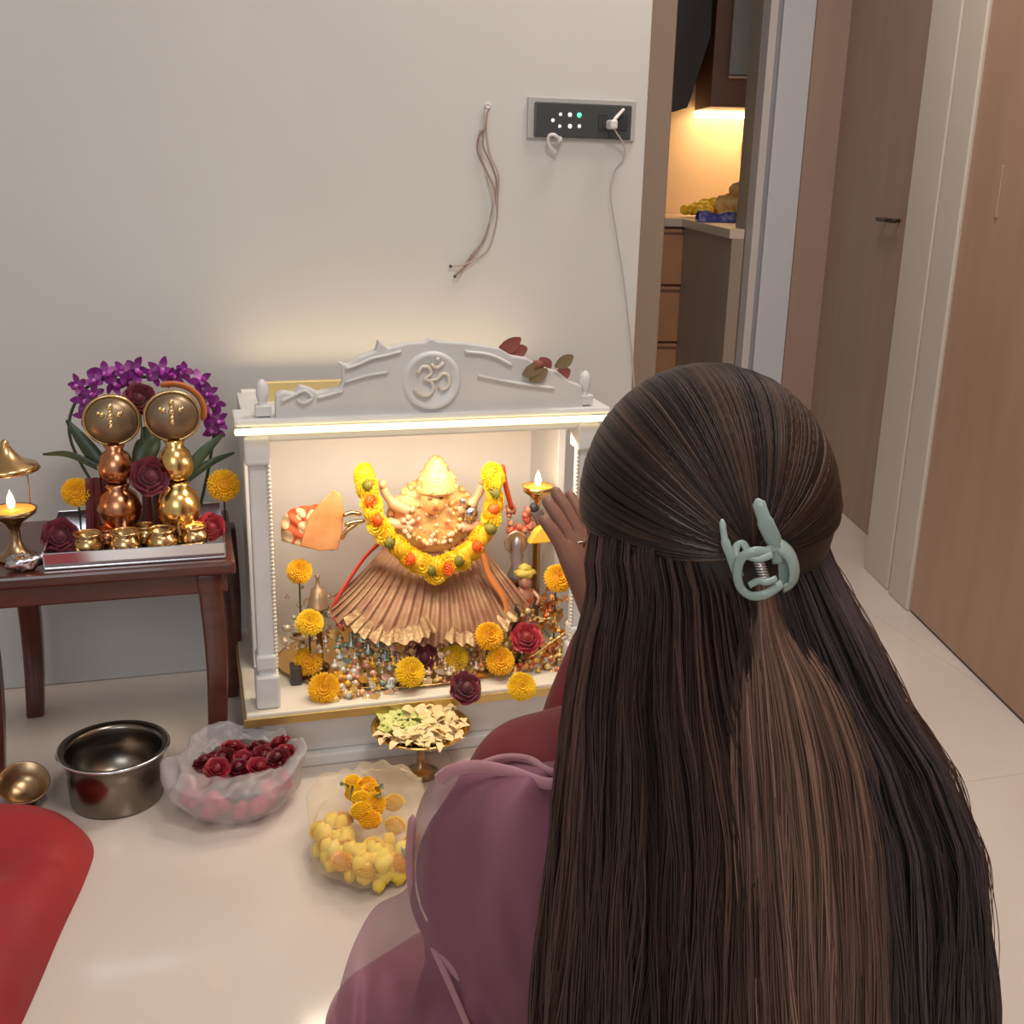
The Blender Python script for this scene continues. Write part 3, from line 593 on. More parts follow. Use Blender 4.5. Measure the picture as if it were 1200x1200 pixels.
# ------------------------------------------------------------------ steel pot, brass bowl
q=V(-.170,1.815,0); r=.088; t=thing('steel_pot','round stainless steel pot standing open on the floor under the table','pot',q)
part('vessel',MB().lathe([(0,.002),(r*.84,0),(r*.88,.006),(r*.9,.06),(r*.92,.088),(r*1.02,.094),(r*1.04,.097),(r*1.0,.1),(r*.90,.094),(r*.88,.09),(r*.86,.06),(r*.84,.01),(0,.006)],q,44),STEEL,t)
part('rim',MB().tube([q+V(r*1.03*math.cos(a),r*1.03*math.sin(a),.097) for a in np.linspace(0,2*PI,44,endpoint=False)],.0028,7,closed=True),SILV,t)
q=V(-.322,1.83,0); t=thing('brass_bowl','small tilted brass bowl on the floor left of the steel pot','bowl',q); M_=RX(R(28))@RY(R(8))
part('cup',MB().lathe([(0,.0),(.018,.001),(.032,.012),(.040,.03),(.042,.036),(.040,.036),(.030,.014),(.016,.006),(0,.005)],q+V(0,0,.018),30,M_),BRASSD,t)
part('foot',MB().lathe([(.018,0),(.019,.006),(.012,.014),(0,.016)],q,20),BRASSD,t)
# ------------------------------------------------------------------ carrier bags with flowers
def bag(name,label,c,rx,ry,h,op,opc,m,seed,cat='bag',az=0):
    n=72; MS=34; t=thing(name,label,cat,c); b=MB(); P=[]; Mz_=RZ(az)
    for j in range(MS+1):
        v=j/MS
        for i in range(n):
            a=2*PI*i/n
            if v<.55: u=v/.55; rr=math.sin(u*PI*.55)/math.sin(PI*.55)*1.0 if u<.9 else 1.0; rr=.55+.45*math.sin(u*PI/2); z=h*u*.9 if u>0 else 0; rad=(rx*rr,ry*rr); off=V(0,0,0); z=h*(u**1.6)
            else:
                u=(v-.55)/.45; rr=1-u; rad=(op[0]+(rx-op[0])*rr**.7,op[1]+(ry-op[1])*rr**.7); off=Vector(opc)*u; z=h+h*.22*math.sin(PI*u*.8)-.015*u**3
            nz=noise.noise(V(math.cos(a)*2.2+seed,math.sin(a)*2.2,v*3.5)); nz2=noise.noise(V(math.cos(a)*7+seed,math.sin(a)*7,v*5)); nz3=abs(noise.noise(V(math.cos(a)*4,math.sin(a)*4+seed,v*9)))
            k=1+.17*nz*min(1,v*3)+.04*nz2-.06*nz3
            p=V(rad[0]*math.cos(a)*k,rad[1]*math.sin(a)*k,max(.001,z*(1+.22*nz+.12*nz2+(.10*math.sin(a) if v>.5 else .10*math.sin(a)*v*2))))
            P.append(Vector(c)+Mz_@(p+off))
    F=[(j*n+i,j*n+(i+1)%n,(j+1)*n+(i+1)%n,(j+1)*n+i) for j in range(MS) for i in range(n)]+[tuple(range(n-1,-1,-1))]
    b.add(P,F,True); o=part('plastic_film',b,m,t,sub=1); return t
FILM=mat('white_film',(.66,.62,.63),.25,alpha=.50,translucent=.35,col2=(.76,.72,.72),scale=10,bump=.8,bscale=35)
FILMY=mat('clear_film',(.85,.72,.48),.25,alpha=.26,translucent=.3,bump=.8,bscale=35)
c1=V(.028,1.735,0)
bag('rose_bag','white translucent plastic bag full of dark red roses by the steel pot',c1,.114,.098,.078,(.076,.046),(.016,.026,0),FILM,3.1)
rs=[rose_mesh('bag_rose',mat('bag_rose_red',(.30,.015,.03),.5,attr='c'),6),rose_mesh('bag_rose',mat('bag_rose_petals',(.17,.010,.02),.5,attr='c'),4)]
k=0
for x,y in((-.045,.03),(-.01,.045),(.03,.04),(.065,.03),(-.03,0),(.005,.012),(.04,.004),(.075,0),(-.005,-.02),(.03,-.028),(.06,-.022),(-.04,-.03),(-.06,0)):
    p=c1+V(x+.01,y+.016,.080+random.uniform(-.008,.008)); k+=1; flower('rose',rs[k%2],p,.021,'dark red rose loose inside the white plastic bag',group='roses in the white plastic bag',tilt=random.uniform(-.6,.8),az=k)
b=MB()
for i in range(60):
    a=random.random()*6.28; p=c1+V(.10*math.cos(a)*random.uniform(.6,.84),.078*math.sin(a)*random.uniform(.6,.84),random.uniform(.018,.055)); b.sph(p,random.uniform(.010,.015),7,5,dis=.4)
single('pink_petal_fill',b,mat('pink_petals',(.62,.10,.16),.6),'pink red petals pressed against the inside of the white bag','petals',c1,kind='stuff')
c2=V(.226,1.545,0)
bag('marigold_bag','clear plastic bag of yellow marigolds lying on the floor beside the woman',c2,.100,.140,.070,(.030,.066),(-.004,.045,0),FILMY,8.4,az=-.18)
k=0
for x,y,z in((-.010,.085,.062),(.008,.07,.066),(-.012,.055,.066),(.010,.045,.07),(-.006,.028,.07),(.012,.018,.068),(-.010,.005,.066),(.0,-.012,.06),(-.065,-.02,.03),(-.05,-.065,.032),(-.02,-.09,.03),(.03,-.085,.03),(-.07,.02,.03),(.06,-.04,.03),(.04,.0,.035),(-.035,.03,.035),(.0,-.045,.035),(-.04,-.03,.03),(.05,.06,.035)):
    p=c2+V(x*1.05,y*1.12,z+.006); k+=1; flower('marigold',MG[k%2],p,.021,'yellow marigold loose inside the clear plastic bag',group='marigolds in the clear plastic bag',tilt=random.uniform(-.5,.9),az=k)
b=MB()
for i in range(80):
    a=random.uniform(2.4,5.6); f=random.uniform(.35,.86); b.sph(c2+V(.094*math.cos(a)*f,.130*math.sin(a)*f,random.uniform(.016,.05)),random.uniform(.010,.016),7,5,dis=.4)
single('yellow_petal_fill',b,mat('yellow_petals',(.95,.60,.03),.6,col2=(.95,.75,.10),scale=30),'loose yellow petals filling the near end of the clear bag','petals',c2,kind='stuff')
b=MB()
for x,y in((-.022,.07),(.018,.055),(-.024,.035),(.012,.03),(.05,-.09),(.04,-.1)): leafmesh(b,c2+V(x,y,.078 if y>0 else .045),V(random.uniform(-1,1),random.uniform(-1,1),.4),.007,.024,up=V(0,0,1),curl=.6)
single('marigold_leaves',b,LEAF,'dark green leaf bits among the bagged marigolds','leaves',c2+V(0,0,.08),kind='stuff')
# ------------------------------------------------------------------ red cushion
b=MB(); out=catmull([V(-.55,1.83,0),V(-.40,1.825,0),V(-.30,1.79,0),V(-.235,1.74,0),V(-.20,1.665,0),V(-.205,1.58,0),V(-.23,1.45,0),V(-.262,1.27,0),V(-.31,1.08,0),V(-.55,1.0,0),V(-.78,1.1,0),V(-.85,1.45,0),V(-.75,1.78,0),V(-.55,1.83,0)],8)
cc=V(-.5,1.42,0); n=len(out)-1
def cush(u,v):
    i=min(int(round(u*n)),n) % n; e=out[i]; f=min(v,1); p=cc.lerp(e,f**.6)
    h=.062*(1-max(0,(v-.55)/.45)**2.4)+.012*noise.noise(V(p.x*9,p.y*9,1))+.010*abs(noise.noise(V(p.x*5,p.y*14,4)))
    dd=(p-V(-.40,1.56,0)); h-=.045*math.exp(-(dd.x**2*140+dd.y**2*500)); h+=.012*math.exp(-((p.x+.36)**2*400+(p.y-1.47)**2*300))
    return V(p.x,p.y,max(.001,h*(1 if v<1 else 0)+ (0 if v<1 else .001)))
b.grid(cush,n,22)
single('red_floor_cushion',b,mat('red_satin',(.40,.012,.010),.6,col2=(.28,.008,.014),scale=5,sheen=.1),'red satin floor cushion cropped at the lower left corner','cushion',cc,sub=1)
single('brown_furniture_foot',MB().lathe([(0,.001),(.024,.001),(.028,.01),(.034,.05),(.036,.085),(0,.085)],V(1.335,1.30,0),20),mat('foot_dark',(.03,.018,.015),.4),'dark brown rounded furniture foot just entering at the right edge','furniture foot',V(1.335,1.30,0))
# ------------------------------------------------------------------ wooden table
TZ=atz(262,657,.3); 
fy=1.885; tz=aty(262,657,fy).z
t=thing('wooden_side_table','low red-brown wooden table with curved sabre legs left of the temple','table',(-.16,2.03,0))
xl,xr=-.405,.050
part('table_top',MB().box(((xl+xr)/2,2.035,tz-.012),(xr-xl,.32,.024)),WOOD,t,.006)
part('apron',MB().box(((xl+xr)/2,1.900,tz-.042),(xr-xl-.03,.02,.038)).box(((xl+xr)/2,2.17,tz-.042),(xr-xl-.03,.02,.038)).box((xl+.025,2.035,tz-.042),(.02,.27,.038)).box((xr-.025,2.035,tz-.042),(.02,.27,.038)),WOOD,t,.004)
for sx,sy,X,Y in((-1,-1,-.372,1.905),(1,-1,.004,1.905),(-1,1,-.336,2.165),(1,1,.040,2.165)):
    if 1:
        b=MB(); pts=[]
        for i in range(9):
            u=i/8; z=(tz-.024)*(1-u); bow=.016*math.sin(PI*u*1.0)*(1)-.012*u; pts.append(V(X+bow*.5,Y-sy*bow*.3,z))
        P=[];F=[]
        for i,p in enumerate(pts):
            hw=.021-.005*i/8
            P+=[p+V(-hw,-hw,0),p+V(hw,-hw,0),p+V(hw,hw,0),p+V(-hw,hw,0)]
        for i in range(8):
            for k in range(4): F.append((i*4+k,i*4+(k+1)%4,(i+1)*4+(k+1)%4,(i+1)*4+k))
        F+=[(3,2,1,0),(32,33,34,35)]; b.add(P,[tuple(reversed(f)) for f in F],True); part('leg',b,WOOD,t,.004)
# silver tray
def TT(x,y,z=0): return atz(x,y,tz+z)
a=aty(52,664,1.895); c=aty(263,634,1.895); 
t=thing('silver_tray','shiny rectangular silver tray with upright rim on the wooden table','tray',((a.x+c.x)/2,2.02,tz))
tw=c.x-a.x; tx=(a.x+c.x)/2; thh=.030
part('tray_floor',MB().box((tx,2.02,tz+.003),(tw,.25,.004)),SILV,t,.001)
b=MB().box((tx,1.896,tz+.016),(tw,.003,thh),RX(R(8))).box((tx,2.144,tz+.016),(tw,.003,thh)).box((tx-tw/2,2.02,tz+.016),(.003,.25,thh)).box((tx+tw/2,2.02,tz+.016),(.003,.25,thh))
part('tray_rim',b,mat('mirror_silver',(.75,.75,.78),.12,1),t,.001)
BZ=tz+.006
def on(x,y,Y): p=aty(x,y,Y); return V(p.x,Y,BZ)
# two stacked-pot kalash figures
PINK=mat('pink_tinted_brass',(.60,.26,.13),.25,1)
def kalash(x,label,m,Y=2.03,hy=492):
    top=aty(x,hy,Y); q=V(top.x,Y,BZ); s=mpp(top); H=top.z-BZ; t=thing('brass_pot_figure',label,'pot figure',q)
    r1=25*s; hh=H-30*s
    b=MB().lathe([(r1*.55,0),(r1*.6,.005),(r1*.5,.012),(r1*.95,hh*.22),(r1*1.05,hh*.34),(r1*.85,hh*.48),(r1*.5,hh*.54),(r1*.62,hh*.58),(r1*.45,hh*.60)],q,30)
    part('lower_pot',b,m,t)
    b=MB().lathe([(r1*.40,hh*.60),(r1*.75,hh*.68),(r1*.85,hh*.78),(r1*.65,hh*.90),(r1*.38,hh*.95),(r1*.5,hh*1.0),(r1*.3,hh*1.02),(0,hh*1.02)],q,30); part('upper_pot',b,m,t)
    g=part('globe',MB().sph((top.x,Y-.005,top.z),(29*s,16*s,27*s),28,18),mat('globe_brass',(.30,.22,.14),.38,.85),t,label='dark shiny globe')
    part('globe_rim',MB().tube([V(top.x+30*s*math.cos(a)*1.02,Y-.004,top.z+29*s*math.sin(a)) for a in np.linspace(0,2*PI,36,endpoint=False)],.0032,7,closed=True),BRASS,g)
    b=MB()
    for dx,dz,r in((0,19,3.5),(0,13,2.6),(-9,10,3),(-13,12,2.2),(9,10,3),(12,12,2),(0,8,4),(0,1,3),(0,-4,3)): b.sph((top.x+dx*s,Y-.005-15.3*s,top.z+dz*s),(r*s,2.5*s,r*s*1.2),8,6)
    part('lamp_glint',b,mat('glint_gold',(.9,.7,.35),.25,1),g)  # pale dots model the ceiling lamp's cross-shaped reflection on the globe
    return t,top,s
k1,tp1,ss=kalash(131,'left stacked brass pot figure with reddish pots and a dark globe head',PINK,hy=492)
k2,tp2,ss=kalash(202,'right stacked brass pot figure with golden pots and a dark globe head',GOLD,Y=2.0,hy=487)
# orange headband behind right globe
b=MB().tube([V(tp2.x+36*ss*math.cos(a),2.02,tp2.z+2*ss+33*ss*math.sin(a)) for a in np.linspace(-.35,1.9,18)],[.004]+[.0075]*16+[.004],8,flat=.5)
single('orange_cloth_halo',b,mat('orange_halo',(.58,.18,.04),.55),'orange cloth band curving over the right globe head','cloth band',V(tp2.x,2.02,tp2.z))
for P_,lb in(((118,560,2.045),'red cloth drape behind the left pot figure'),((184,545,2.03),'red cloth drape behind the right pot figure')):
    q=aty(P_[0],P_[1],P_[2]); z0=BZ; b=MB(); b.grid(lambda u,v:V(q.x+(u-.5)*.055*(1.2-.3*v)+.002*math.sin(u*20),P_[2]+.004*math.sin(u*25),z0+(q.z-z0)*v),24,8)
    single('red_cloth_drape',b,mat('maroon_cloth',(.16,.03,.03),.6),lb,'cloth',V(q.x,P_[2],z0),solid=.002)
# roses and marigolds on the table
for x,y,Y,r,me,nm,lb in ((163,467,2.06,17,RO[0],'rose','dark rose tucked between the two globe heads'),
   (176,558,1.975,21,RO[0],'rose','large dark rose between the two pot figures'),
   (90,577,2.06,18,MG[0],'marigold','dull yellow marigold left of the left pot figure'),
   (262,569,2.08,20,MG[0],'marigold','bright yellow marigold at the right end of the wooden table'),
   (70,628,1.99,19,RO[0],'rose','dark red rose at the left end of the silver tray'),
   (247,617,1.98,15,RO[1],'rose','red rose at the right end of the silver tray')):
    c=aty(x,y,Y); flower(nm,me,c,r*mpp(c)*1.05,lb,tilt=1.2,stem=BZ)
# support vase for right marigold
# orchids
t=thing('orchid_garland','arching purple orchid spray behind the two globe heads','orchids',V(tp1.x+.05,2.12,BZ))
op=[(90,452),(100,470),(110,446),(122,438),(134,450),(143,436),(152,448),(160,434),(178,440),(190,434),(203,441),(214,436),(236,448),(243,462),(251,474),(246,486),(256,494),(249,506),(100,488),(108,462)]
b0=None
rnd=random.Random(4)
def orchid(seed):
    r=random.Random(seed); b=MB()
    for i in range(5):
        a=2*PI*i/5+.3; g=.35+.7*r.random(); leafmesh(b,V(0,0,0),V(math.cos(a),r.uniform(-.5,.5),math.sin(a)),.34,r.uniform(.9,1.35),up=V(0,-1,0),curl=-.5,col=((g,g*.8,g) if r.random()<.8 else (2.2*g,6*g,2.0*g)))
    b.sph((0,-.15,0),(.22,.22,.22),8,6,col=(2.2,6,2.2)); b.sph((0,-.2,-.3),(.25,.2,.3),8,6,dis=.3,col=(1.3,.6,1.2)); return b.mesh('orchid_bloom',ORCH)
om_=[orchid(i) for i in range(3)]
for i,(x,y) in enumerate(op):
    c=aty(x,y,2.10+rnd.uniform(-.02,.02)); o=link('blossom',om_[i%3],t,c-t.location); r=rnd.uniform(11,14.5)*mpp(c); o.scale=(r,)*3; o.rotation_euler=(rnd.uniform(-.4,.4),rnd.uniform(0,6.28),rnd.uniform(-.5,.5))
b=MB().tube(catmull([V(tp1.x-.01,2.12,BZ),aty(84,520,2.12),aty(92,465,2.12),aty(130,440,2.12),aty(165,442,2.12),aty(215,442,2.12),aty(250,480,2.12),aty(246,540,2.12),V(tp2.x+.03,2.12,BZ)],6),.003,6); part('stem',b,LEAF,t)
# leaves
def bigleaf(pts,wd,Y,label):
    b=MB(); P=catmull([aty(x,y,Y+.012*i) for i,(x,y) in enumerate(pts)],5); n=len(P)-1; V_=[];F=[]
    for i,p in enumerate(P):
        t_=(P[min(i+1,n)]-P[max(i-1,0)]).normalized(); s=t_.cross(V(0,-1,0)).normalized(); w_=wd*math.sin(PI*(.04+.93*i/n))**.8
        V_+=[p-s*w_+V(0,-.003,0),p,p+s*w_+V(0,-.003,0)]
    for i in range(n): F+=[(i*3,i*3+1,i*3+4,i*3+3),(i*3+1,i*3+2,i*3+5,i*3+4)]
    b.add(V_,F,True); return single('long_leaf',b,LEAF,label,'leaf',P[0],solid=.0008)
bigleaf([(150,575),(120,545),(100,520),(78,492)],.014,2.05,'pointed dark leaf rising left of the left globe')
bigleaf([(140,562),(110,545),(80,532),(50,532)],.006,2.05,'slender drooping leaf reaching far left toward the lidded lamp')
bigleaf([(160,560),(168,535),(175,515),(168,500)],.022,2.05,'broad dark leaf between the two globe heads')
bigleaf([(205,575),(222,550),(240,528),(262,508)],.011,2.04,'pointed leaf rising right of the golden pots')
bigleaf([(210,572),(232,552),(250,540),(275,530)],.007,2.06,'lower slim leaf pointing right toward the temple')
# small brass bowls
G='small brass cups in front of the pot figures'
cupm={}
def cup(x,y,Y,r,label,m=BRASS,pot=False):
    p=aty(x,y,Y); s=mpp(p); r=r*s; q=V(p.x,Y,BZ); t=thing('brass_cup',label,'cup',q,G)
    h=r*1.5
    part('cup_body',MB().lathe([(0,0),(r*.5,0),(r*.9,h*.25),(r*1.0,h*.5),(r*.75,h*.78),(r*.65,h*.86),(r*.85,h),(r*.8,h),(r*.6,h*.86),(0,h*.6)],q,22),m,t)
    part('cup_rim',MB().tube([q+V(r*.84*math.cos(a),r*.84*math.sin(a),h) for a in np.linspace(0,2*PI,22,endpoint=False)],.0018,6,closed=True),m,t)
cup(101,610,1.945,18,'leftmost small brass cup, next to the dark rose on the tray')
cup(145,612,1.935,19,'second small brass cup from the left, before the reddish pots')
cup(188,612,1.935,19,'third small brass cup from the left, before the golden pots')
cup(226,600,1.955,17,'rightmost small brass cup, next to the red rose on the tray')
cup(168,595,1.99,15,'small brass cup set back between the two pot figures')
cup(122,590,2.0,13,'tiny brass cup set back at the left of the reddish pots',PINK)
# lidded oil lamp at far left
q=V(aty(20,650,1.97).x,1.97,tz); t=thing('lidded_oil_lamp','tall brass oil lamp with conical lid and burning flame at the far left','oil lamp',q)
bz=aty(20,600,1.97).z; s=mpp(aty(20,600,1.97)); lz=aty(20,550,1.97).z; tzp=aty(14,514,1.97).z
part('base',MB().lathe([(0,0),(22*s,0),(23*s,.006),(14*s,.014),(7*s,.03),(6*s,(bz-tz)-.03),(10*s,(bz-tz)-.018),(26*s,(bz-tz)-.002),(28*s,(bz-tz)+.006),(26*s,(bz-tz)+.006),(18*s,(bz-tz)-.002),(0,bz-tz-.002)],q,32),BRASSD,t)
part('oil',MB().lathe([(0,bz-tz+.005),(27*s,bz-tz+.005),(26.5*s,bz-tz+.002)],q,28),OIL,t,label='glowing orange oil pool')
flame(t,V(q.x,q.y-.004,bz+.006),1.35)
H=tzp-lz
part('lid',MB().lathe([(33*s,-.002),(36*s,.001),(33*s,.009),(20*s,H*.28),(11*s,H*.55),(5*s,H*.78),(4.5*s,H*.9),(2*s,H*.97),(0,H)],V(q.x,q.y,lz),32),BRASS,t)
b=MB()
for a in(.9,2.25): b.tube([V(q.x+28*s*math.cos(a),q.y+24*s*math.sin(a),bz),V(q.x+30*s*math.cos(a),q.y+24*s*math.sin(a),lz+.003)],.0012,6)
part('lid_support',b,BRASSD,t)
q=aty(28,654,1.905); q=V(q.x,1.905,tz); t=thing('silver_foil_sweet','crumpled silver foil piece on the table before the lidded lamp','foil',q)
part('foil',MB().sph(q+V(0,0,.014),(.026,.018,.015),18,10,dis=.7,fr=14),SILV,t); part('twist',MB().tube([q+V(.02,0,.018),q+V(.034,-.004,.028)],[.004,.007],7),SILV,t)
# ------------------------------------------------------------------ woman
HC=atk(828,588,.88); fa=R(9.0); Fd=V(math.sin(fa),math.cos(fa),0); Rd=V(math.cos(fa),-math.sin(fa),0)
def B(r,f,z): return V(HC.x,HC.y,0)+Rd*r+Fd*f+V(0,0,z)
per=thing('person','seated woman seen from behind with very long brown hair and mauve pink dupatta','person',B(0,.0,0))
def limb_obj(name,nodes,edges,m,parent,voxel=.006,it=12):
    o0=wloc(parent); h=MB()
    for a,b in edges:
        (pa,ra),(pb,rb)=nodes[a],nodes[b]; h.tube([Vector(pa)-o0,Vector(pb)-o0],[ra,rb],24); h.sph(Vector(pa)-o0,ra,24,12); h.sph(Vector(pb)-o0,rb,24,12)
    o=link(name,h.mesh(name,m),parent); r=o.modifiers.new('remesh','REMESH'); r.mode='VOXEL'; r.voxel_size=voxel; r.use_smooth_shade=True
    q=o.modifiers.new('smooth','SMOOTH'); q.factor=.5; q.iterations=it; return o
def hand_pts(wr,dr,pn,side,nodes,edges,wi):
    # dr: fingers direction, pn: palm normal, builds palm + 5 fingers
    dr=dr.normalized(); sd=dr.cross(pn).normalized()*side
    for k,(o_,ln) in enumerate(((-.031,.066),(-.0105,.078),(.0105,.073),(.030,.056))):
        base=wr+dr*.088+sd*o_; last=wi; nodes.append((wr+dr*.035+sd*o_*.7,.0145)); edges.append((last,len(nodes)-1)); last=len(nodes)-1
        if k==0: pi=last
        for u,c,r_ in((0,0,.0115),(.4,.08,.0086),(.72,.22,.0080),(1,.42,.0070)):
            nodes.append((base+dr*ln*u*(1-c*.3)+pn*ln*c*.5+sd*o_*.28*u,r_)); edges.append((last,len(nodes)-1)); last=len(nodes)-1
    last=pi
    for p,r in((wr+dr*.04-sd*.032+pn*.006,.011),(wr+dr*.065-sd*.044+pn*.012,.0095),(wr+dr*.088-sd*.044+pn*.016,.0085)):
        nodes.append((p,r)); edges.append((last,len(nodes)-1)); last=len(nodes)-1
SKIN=mat('skin',(.22,.10,.07),.5,sss=.1,col2=(.26,.12,.08),scale=12)
neckz=HC.z-.165
Sl=atk(592,1020,.93); El=atk(668,922,1.08); Wl=atk(712,735,1.15); Hh=atk(672,625,1.17)
# right arm mirrored
def mir(P):
    v=P-V(HC.x,HC.y,0); r=v.dot(Rd); return P-Rd*(2*r)
nodes=[(B(0,.08,.11),.11),(B(0,.06,.24),.09),(B(0,.05,.40),.10),(B(0,.035,HC.z-.27),.07),(B(0,.02,HC.z-.19),.052),(B(0,.0,HC.z-.12),.055),(B(0,.01,HC.z-.06),.05)]
edges=[(i,i+1) for i in range(6)]
def addn(p,r,a): nodes.append((p,r)); edges.append((a,len(nodes)-1)); return len(nodes)-1
s=addn(B(-.12,.035,HC.z-.285),.055,3); s=addn(Sl,.048,s); s=addn(El,.040,s); wi=addn(Wl,.024,s)
hand_pts(Wl,(Hh-Wl),Fd*.4+Rd*-.6,1,nodes,edges,wi)
s=addn(B(.12,.035,HC.z-.285),.055,3); Er=B(.20,.12,.36); Wr=Wl+Rd*.06+V(0,0,-.01); s=addn(B(.175,.04,.46),.044,s); s=addn(Er,.038,s); wi=addn(Wr,.024,s)
hand_pts(Wr,(Hh-Wl),(Fd*.4+Rd*-.6)*-1,1,nodes,edges,wi)
for sx in(-1,1):
    s=addn(B(sx*.12,.06,.11),.085,0); s=addn(B(sx*.255,.19,.11),.060,s); s=addn(B(sx*.14,.34,.075),.055,s); s=addn(B(-sx*.05,.36,.05),.038,s); addn(B(-sx*.12,.36,.035),(.035,.022),s)
hd=MB(); RM=RZ(-fa); hq=B(0,0,HC.z)-wloc(per); po=wloc(per)
for a_,b_ in edges:
    (pa,ra),(pb,rb)=nodes[a_],nodes[b_]; ra=sum(ra)/2 if hasattr(ra,'__len__') else ra; rb=sum(rb)/2 if hasattr(rb,'__len__') else rb; n_=10 if max(ra,rb)<.016 else 20
    hd.tube([Vector(pa)-po,Vector(pb)-po],[ra,rb],n_); hd.sph(Vector(pa)-po,ra,n_,n_//2); hd.sph(Vector(pb)-po,rb,n_,n_//2)
def hs(r,f,z,rad,n=32): hd.sph(hq+Rd*r+Fd*f+V(0,0,z),rad,n,n//2,RM)
hs(0,.0,.006,(.088,.102,.100)); hs(0,.035,-.060,(.058,.062,.060)); hs(0,.060,-.088,(.028,.030,.024),16)
hs(0,.104,-.032,(.0125,.015,.014),14); hs(0,.099,-.016,(.0075,.010,.024),14)
for sx in(-1,1): hs(sx*.090,.0,-.036,(.008,.019,.030),16); hs(sx*.034,.062,-.042,(.028,.026,.030),16)
nm=bpy.data.meshes.new('body'); nm.from_pydata(hd.v,[],hd.f); nm.materials.append(SKIN); body=link('body',nm,per)
rmd=body.modifiers.new('remesh','REMESH'); rmd.mode='VOXEL'; rmd.voxel_size=.0026; rmd.use_smooth_shade=True
smd=body.modifiers.new('smooth','SMOOTH'); smd.factor=.5; smd.iterations=3
# kurta
KUR=mat('maroon_kurta',(.14,.008,.014),.75,col2=(.18,.012,.018),scale=14,sheen=.05,bump=.3,bscale=60)
KURP=mat('rose_pink_dress',(.33,.09,.10),.7,col2=(.36,.12,.12),scale=6,sheen=.3)
nodes=[(B(0,.08,.12),.125),(B(0,.06,.25),.105),(B(0,.05,.40),.112),(B(0,.04,HC.z-.27),.082),(B(0,.028,HC.z-.205),.068)]; edges=[(i,i+1) for i in range(4)]
s=addn(B(-.125,.045,HC.z-.290),.070,3); s=addn(Sl,.088,s); s=addn(El,.056,s); addn(El.lerp(Wl,.5),.048,s); addn(El.lerp(Wl,.85),.038,len(nodes)-1)
addn(atk(562,1100,.990),.060,len(nodes)-3); addn(B(-.14,.085,.30),.078,1); addn(B(-.17,.13,.20),.068,len(nodes)-1)
s=addn(B(.125,.04,HC.z-.29),.072,3); s=addn(B(.175,.045,.46),.060,s); s=addn(Er,.055,s); addn(Er.lerp(Wr,.85),.038,s)
limb_obj('kurta',nodes,edges,KUR,per)
nodes=[(B(0,.03,.12),.12)]; edges=[]
for sx in(-1,1):
    s=addn(B(sx*.15,.085,.11),.090,0); s=addn(B(sx*.265,.19,.115),.074,s); s=addn(B(sx*.15,.33,.085),.07,s); s=addn(B(sx*.02,.365,.062),.058,s); addn(B(-sx*.085,.365,.055),.05,s)
limb_obj('salwar',nodes,edges,KURP,per)
b=None
for sx in(-1,1):
    e=part('eye',MB().sph(B(sx*.030,.086,HC.z-.004),(.013,.008,.0065),14,9),mat('eye_white',(.75,.72,.68),.2),per); part('iris',MB().sph(B(sx*.030,.0918,HC.z-.004),(.0052,.0035,.0052),12,8),mat('iris_dark',(.03,.015,.01),.15),e)
    part('eyebrow',MB().tube(catmull([B(sx*.014,.099,HC.z+.014),B(sx*.030,.096,HC.z+.019),B(sx*.048,.084,HC.z+.014)],5),[.001]+[.0022]*9+[.0008],6),mat('brow',(.02,.012,.01),.7),per)
part('lips',MB().tube(catmull([B(-.020,.085,HC.z-.066),B(-.008,.098,HC.z-.063),B(.008,.098,HC.z-.063),B(.020,.085,HC.z-.066)],5),[.001]+[.0042]*14+[.001],8,flat=.8).tube(catmull([B(-.018,.085,HC.z-.071),B(0,.097,HC.z-.074),B(.018,.085,HC.z-.071)],5),[.001]+[.0048]*9+[.001],8),mat('lip_rose',(.30,.07,.06),.4),per)
# ring on hand
b=MB(); rc=Wl+(Hh-Wl).normalized()*.105
b.tube([rc+Rd*(-.0)+V(0,0,0)+ (Rd*math.cos(a)+Fd*math.sin(a))*.011 for a in np.linspace(0,2*PI,16,endpoint=False)],.0016,6,closed=True).sph(rc-Fd*.013,.003,8,6)
o=part('finger_ring',b,SILV,per,label='tiny silver ring')
# dupatta: control rows (px, py, k), left edge to inner edge
rows=[[(622,884,.93),(632,884,.92),(645,886,.90),(660,890,.885),(690,892,.87)],
      [(520,905,.93),(548,902,.87),(590,906,.845),(635,912,.838),(690,915,.845)],
      [(486,960,.95),(510,958,.865),(560,960,.822),(620,962,.815),(690,965,.83)],
      [(480,1035,.94),(505,1035,.845),(560,1035,.815),(620,1035,.81),(690,1035,.83)],
      [(440,1062,1.04),(500,1090,.865),(560,1100,.83),(620,1100,.82),(690,1100,.83)],
      [(415,1105,1.0),(470,1140,.93),(545,1150,.87),(615,1150,.84),(690,1150,.84)],
      [(400,1150,.97),(450,1180,.91),(520,1200,.87),(600,1200,.86),(690,1200,.85)],
      [(385,1210,.94),(430,1230,.89),(500,1250,.86),(590,1260,.88),(690,1270,.86)],
      [(340,1320,.90),(400,1340,.87),(480,1350,.85),(580,1360,.9),(690,1370,.87)]]
G_=[catmull([V(*p) for p in r],8) for r in rows]
cols=[catmull([G_[j][i] for j in range(len(rows))],8) for i in range(len(G_[0]))]
NU=len(cols)-1; NV=len(cols[0])-1
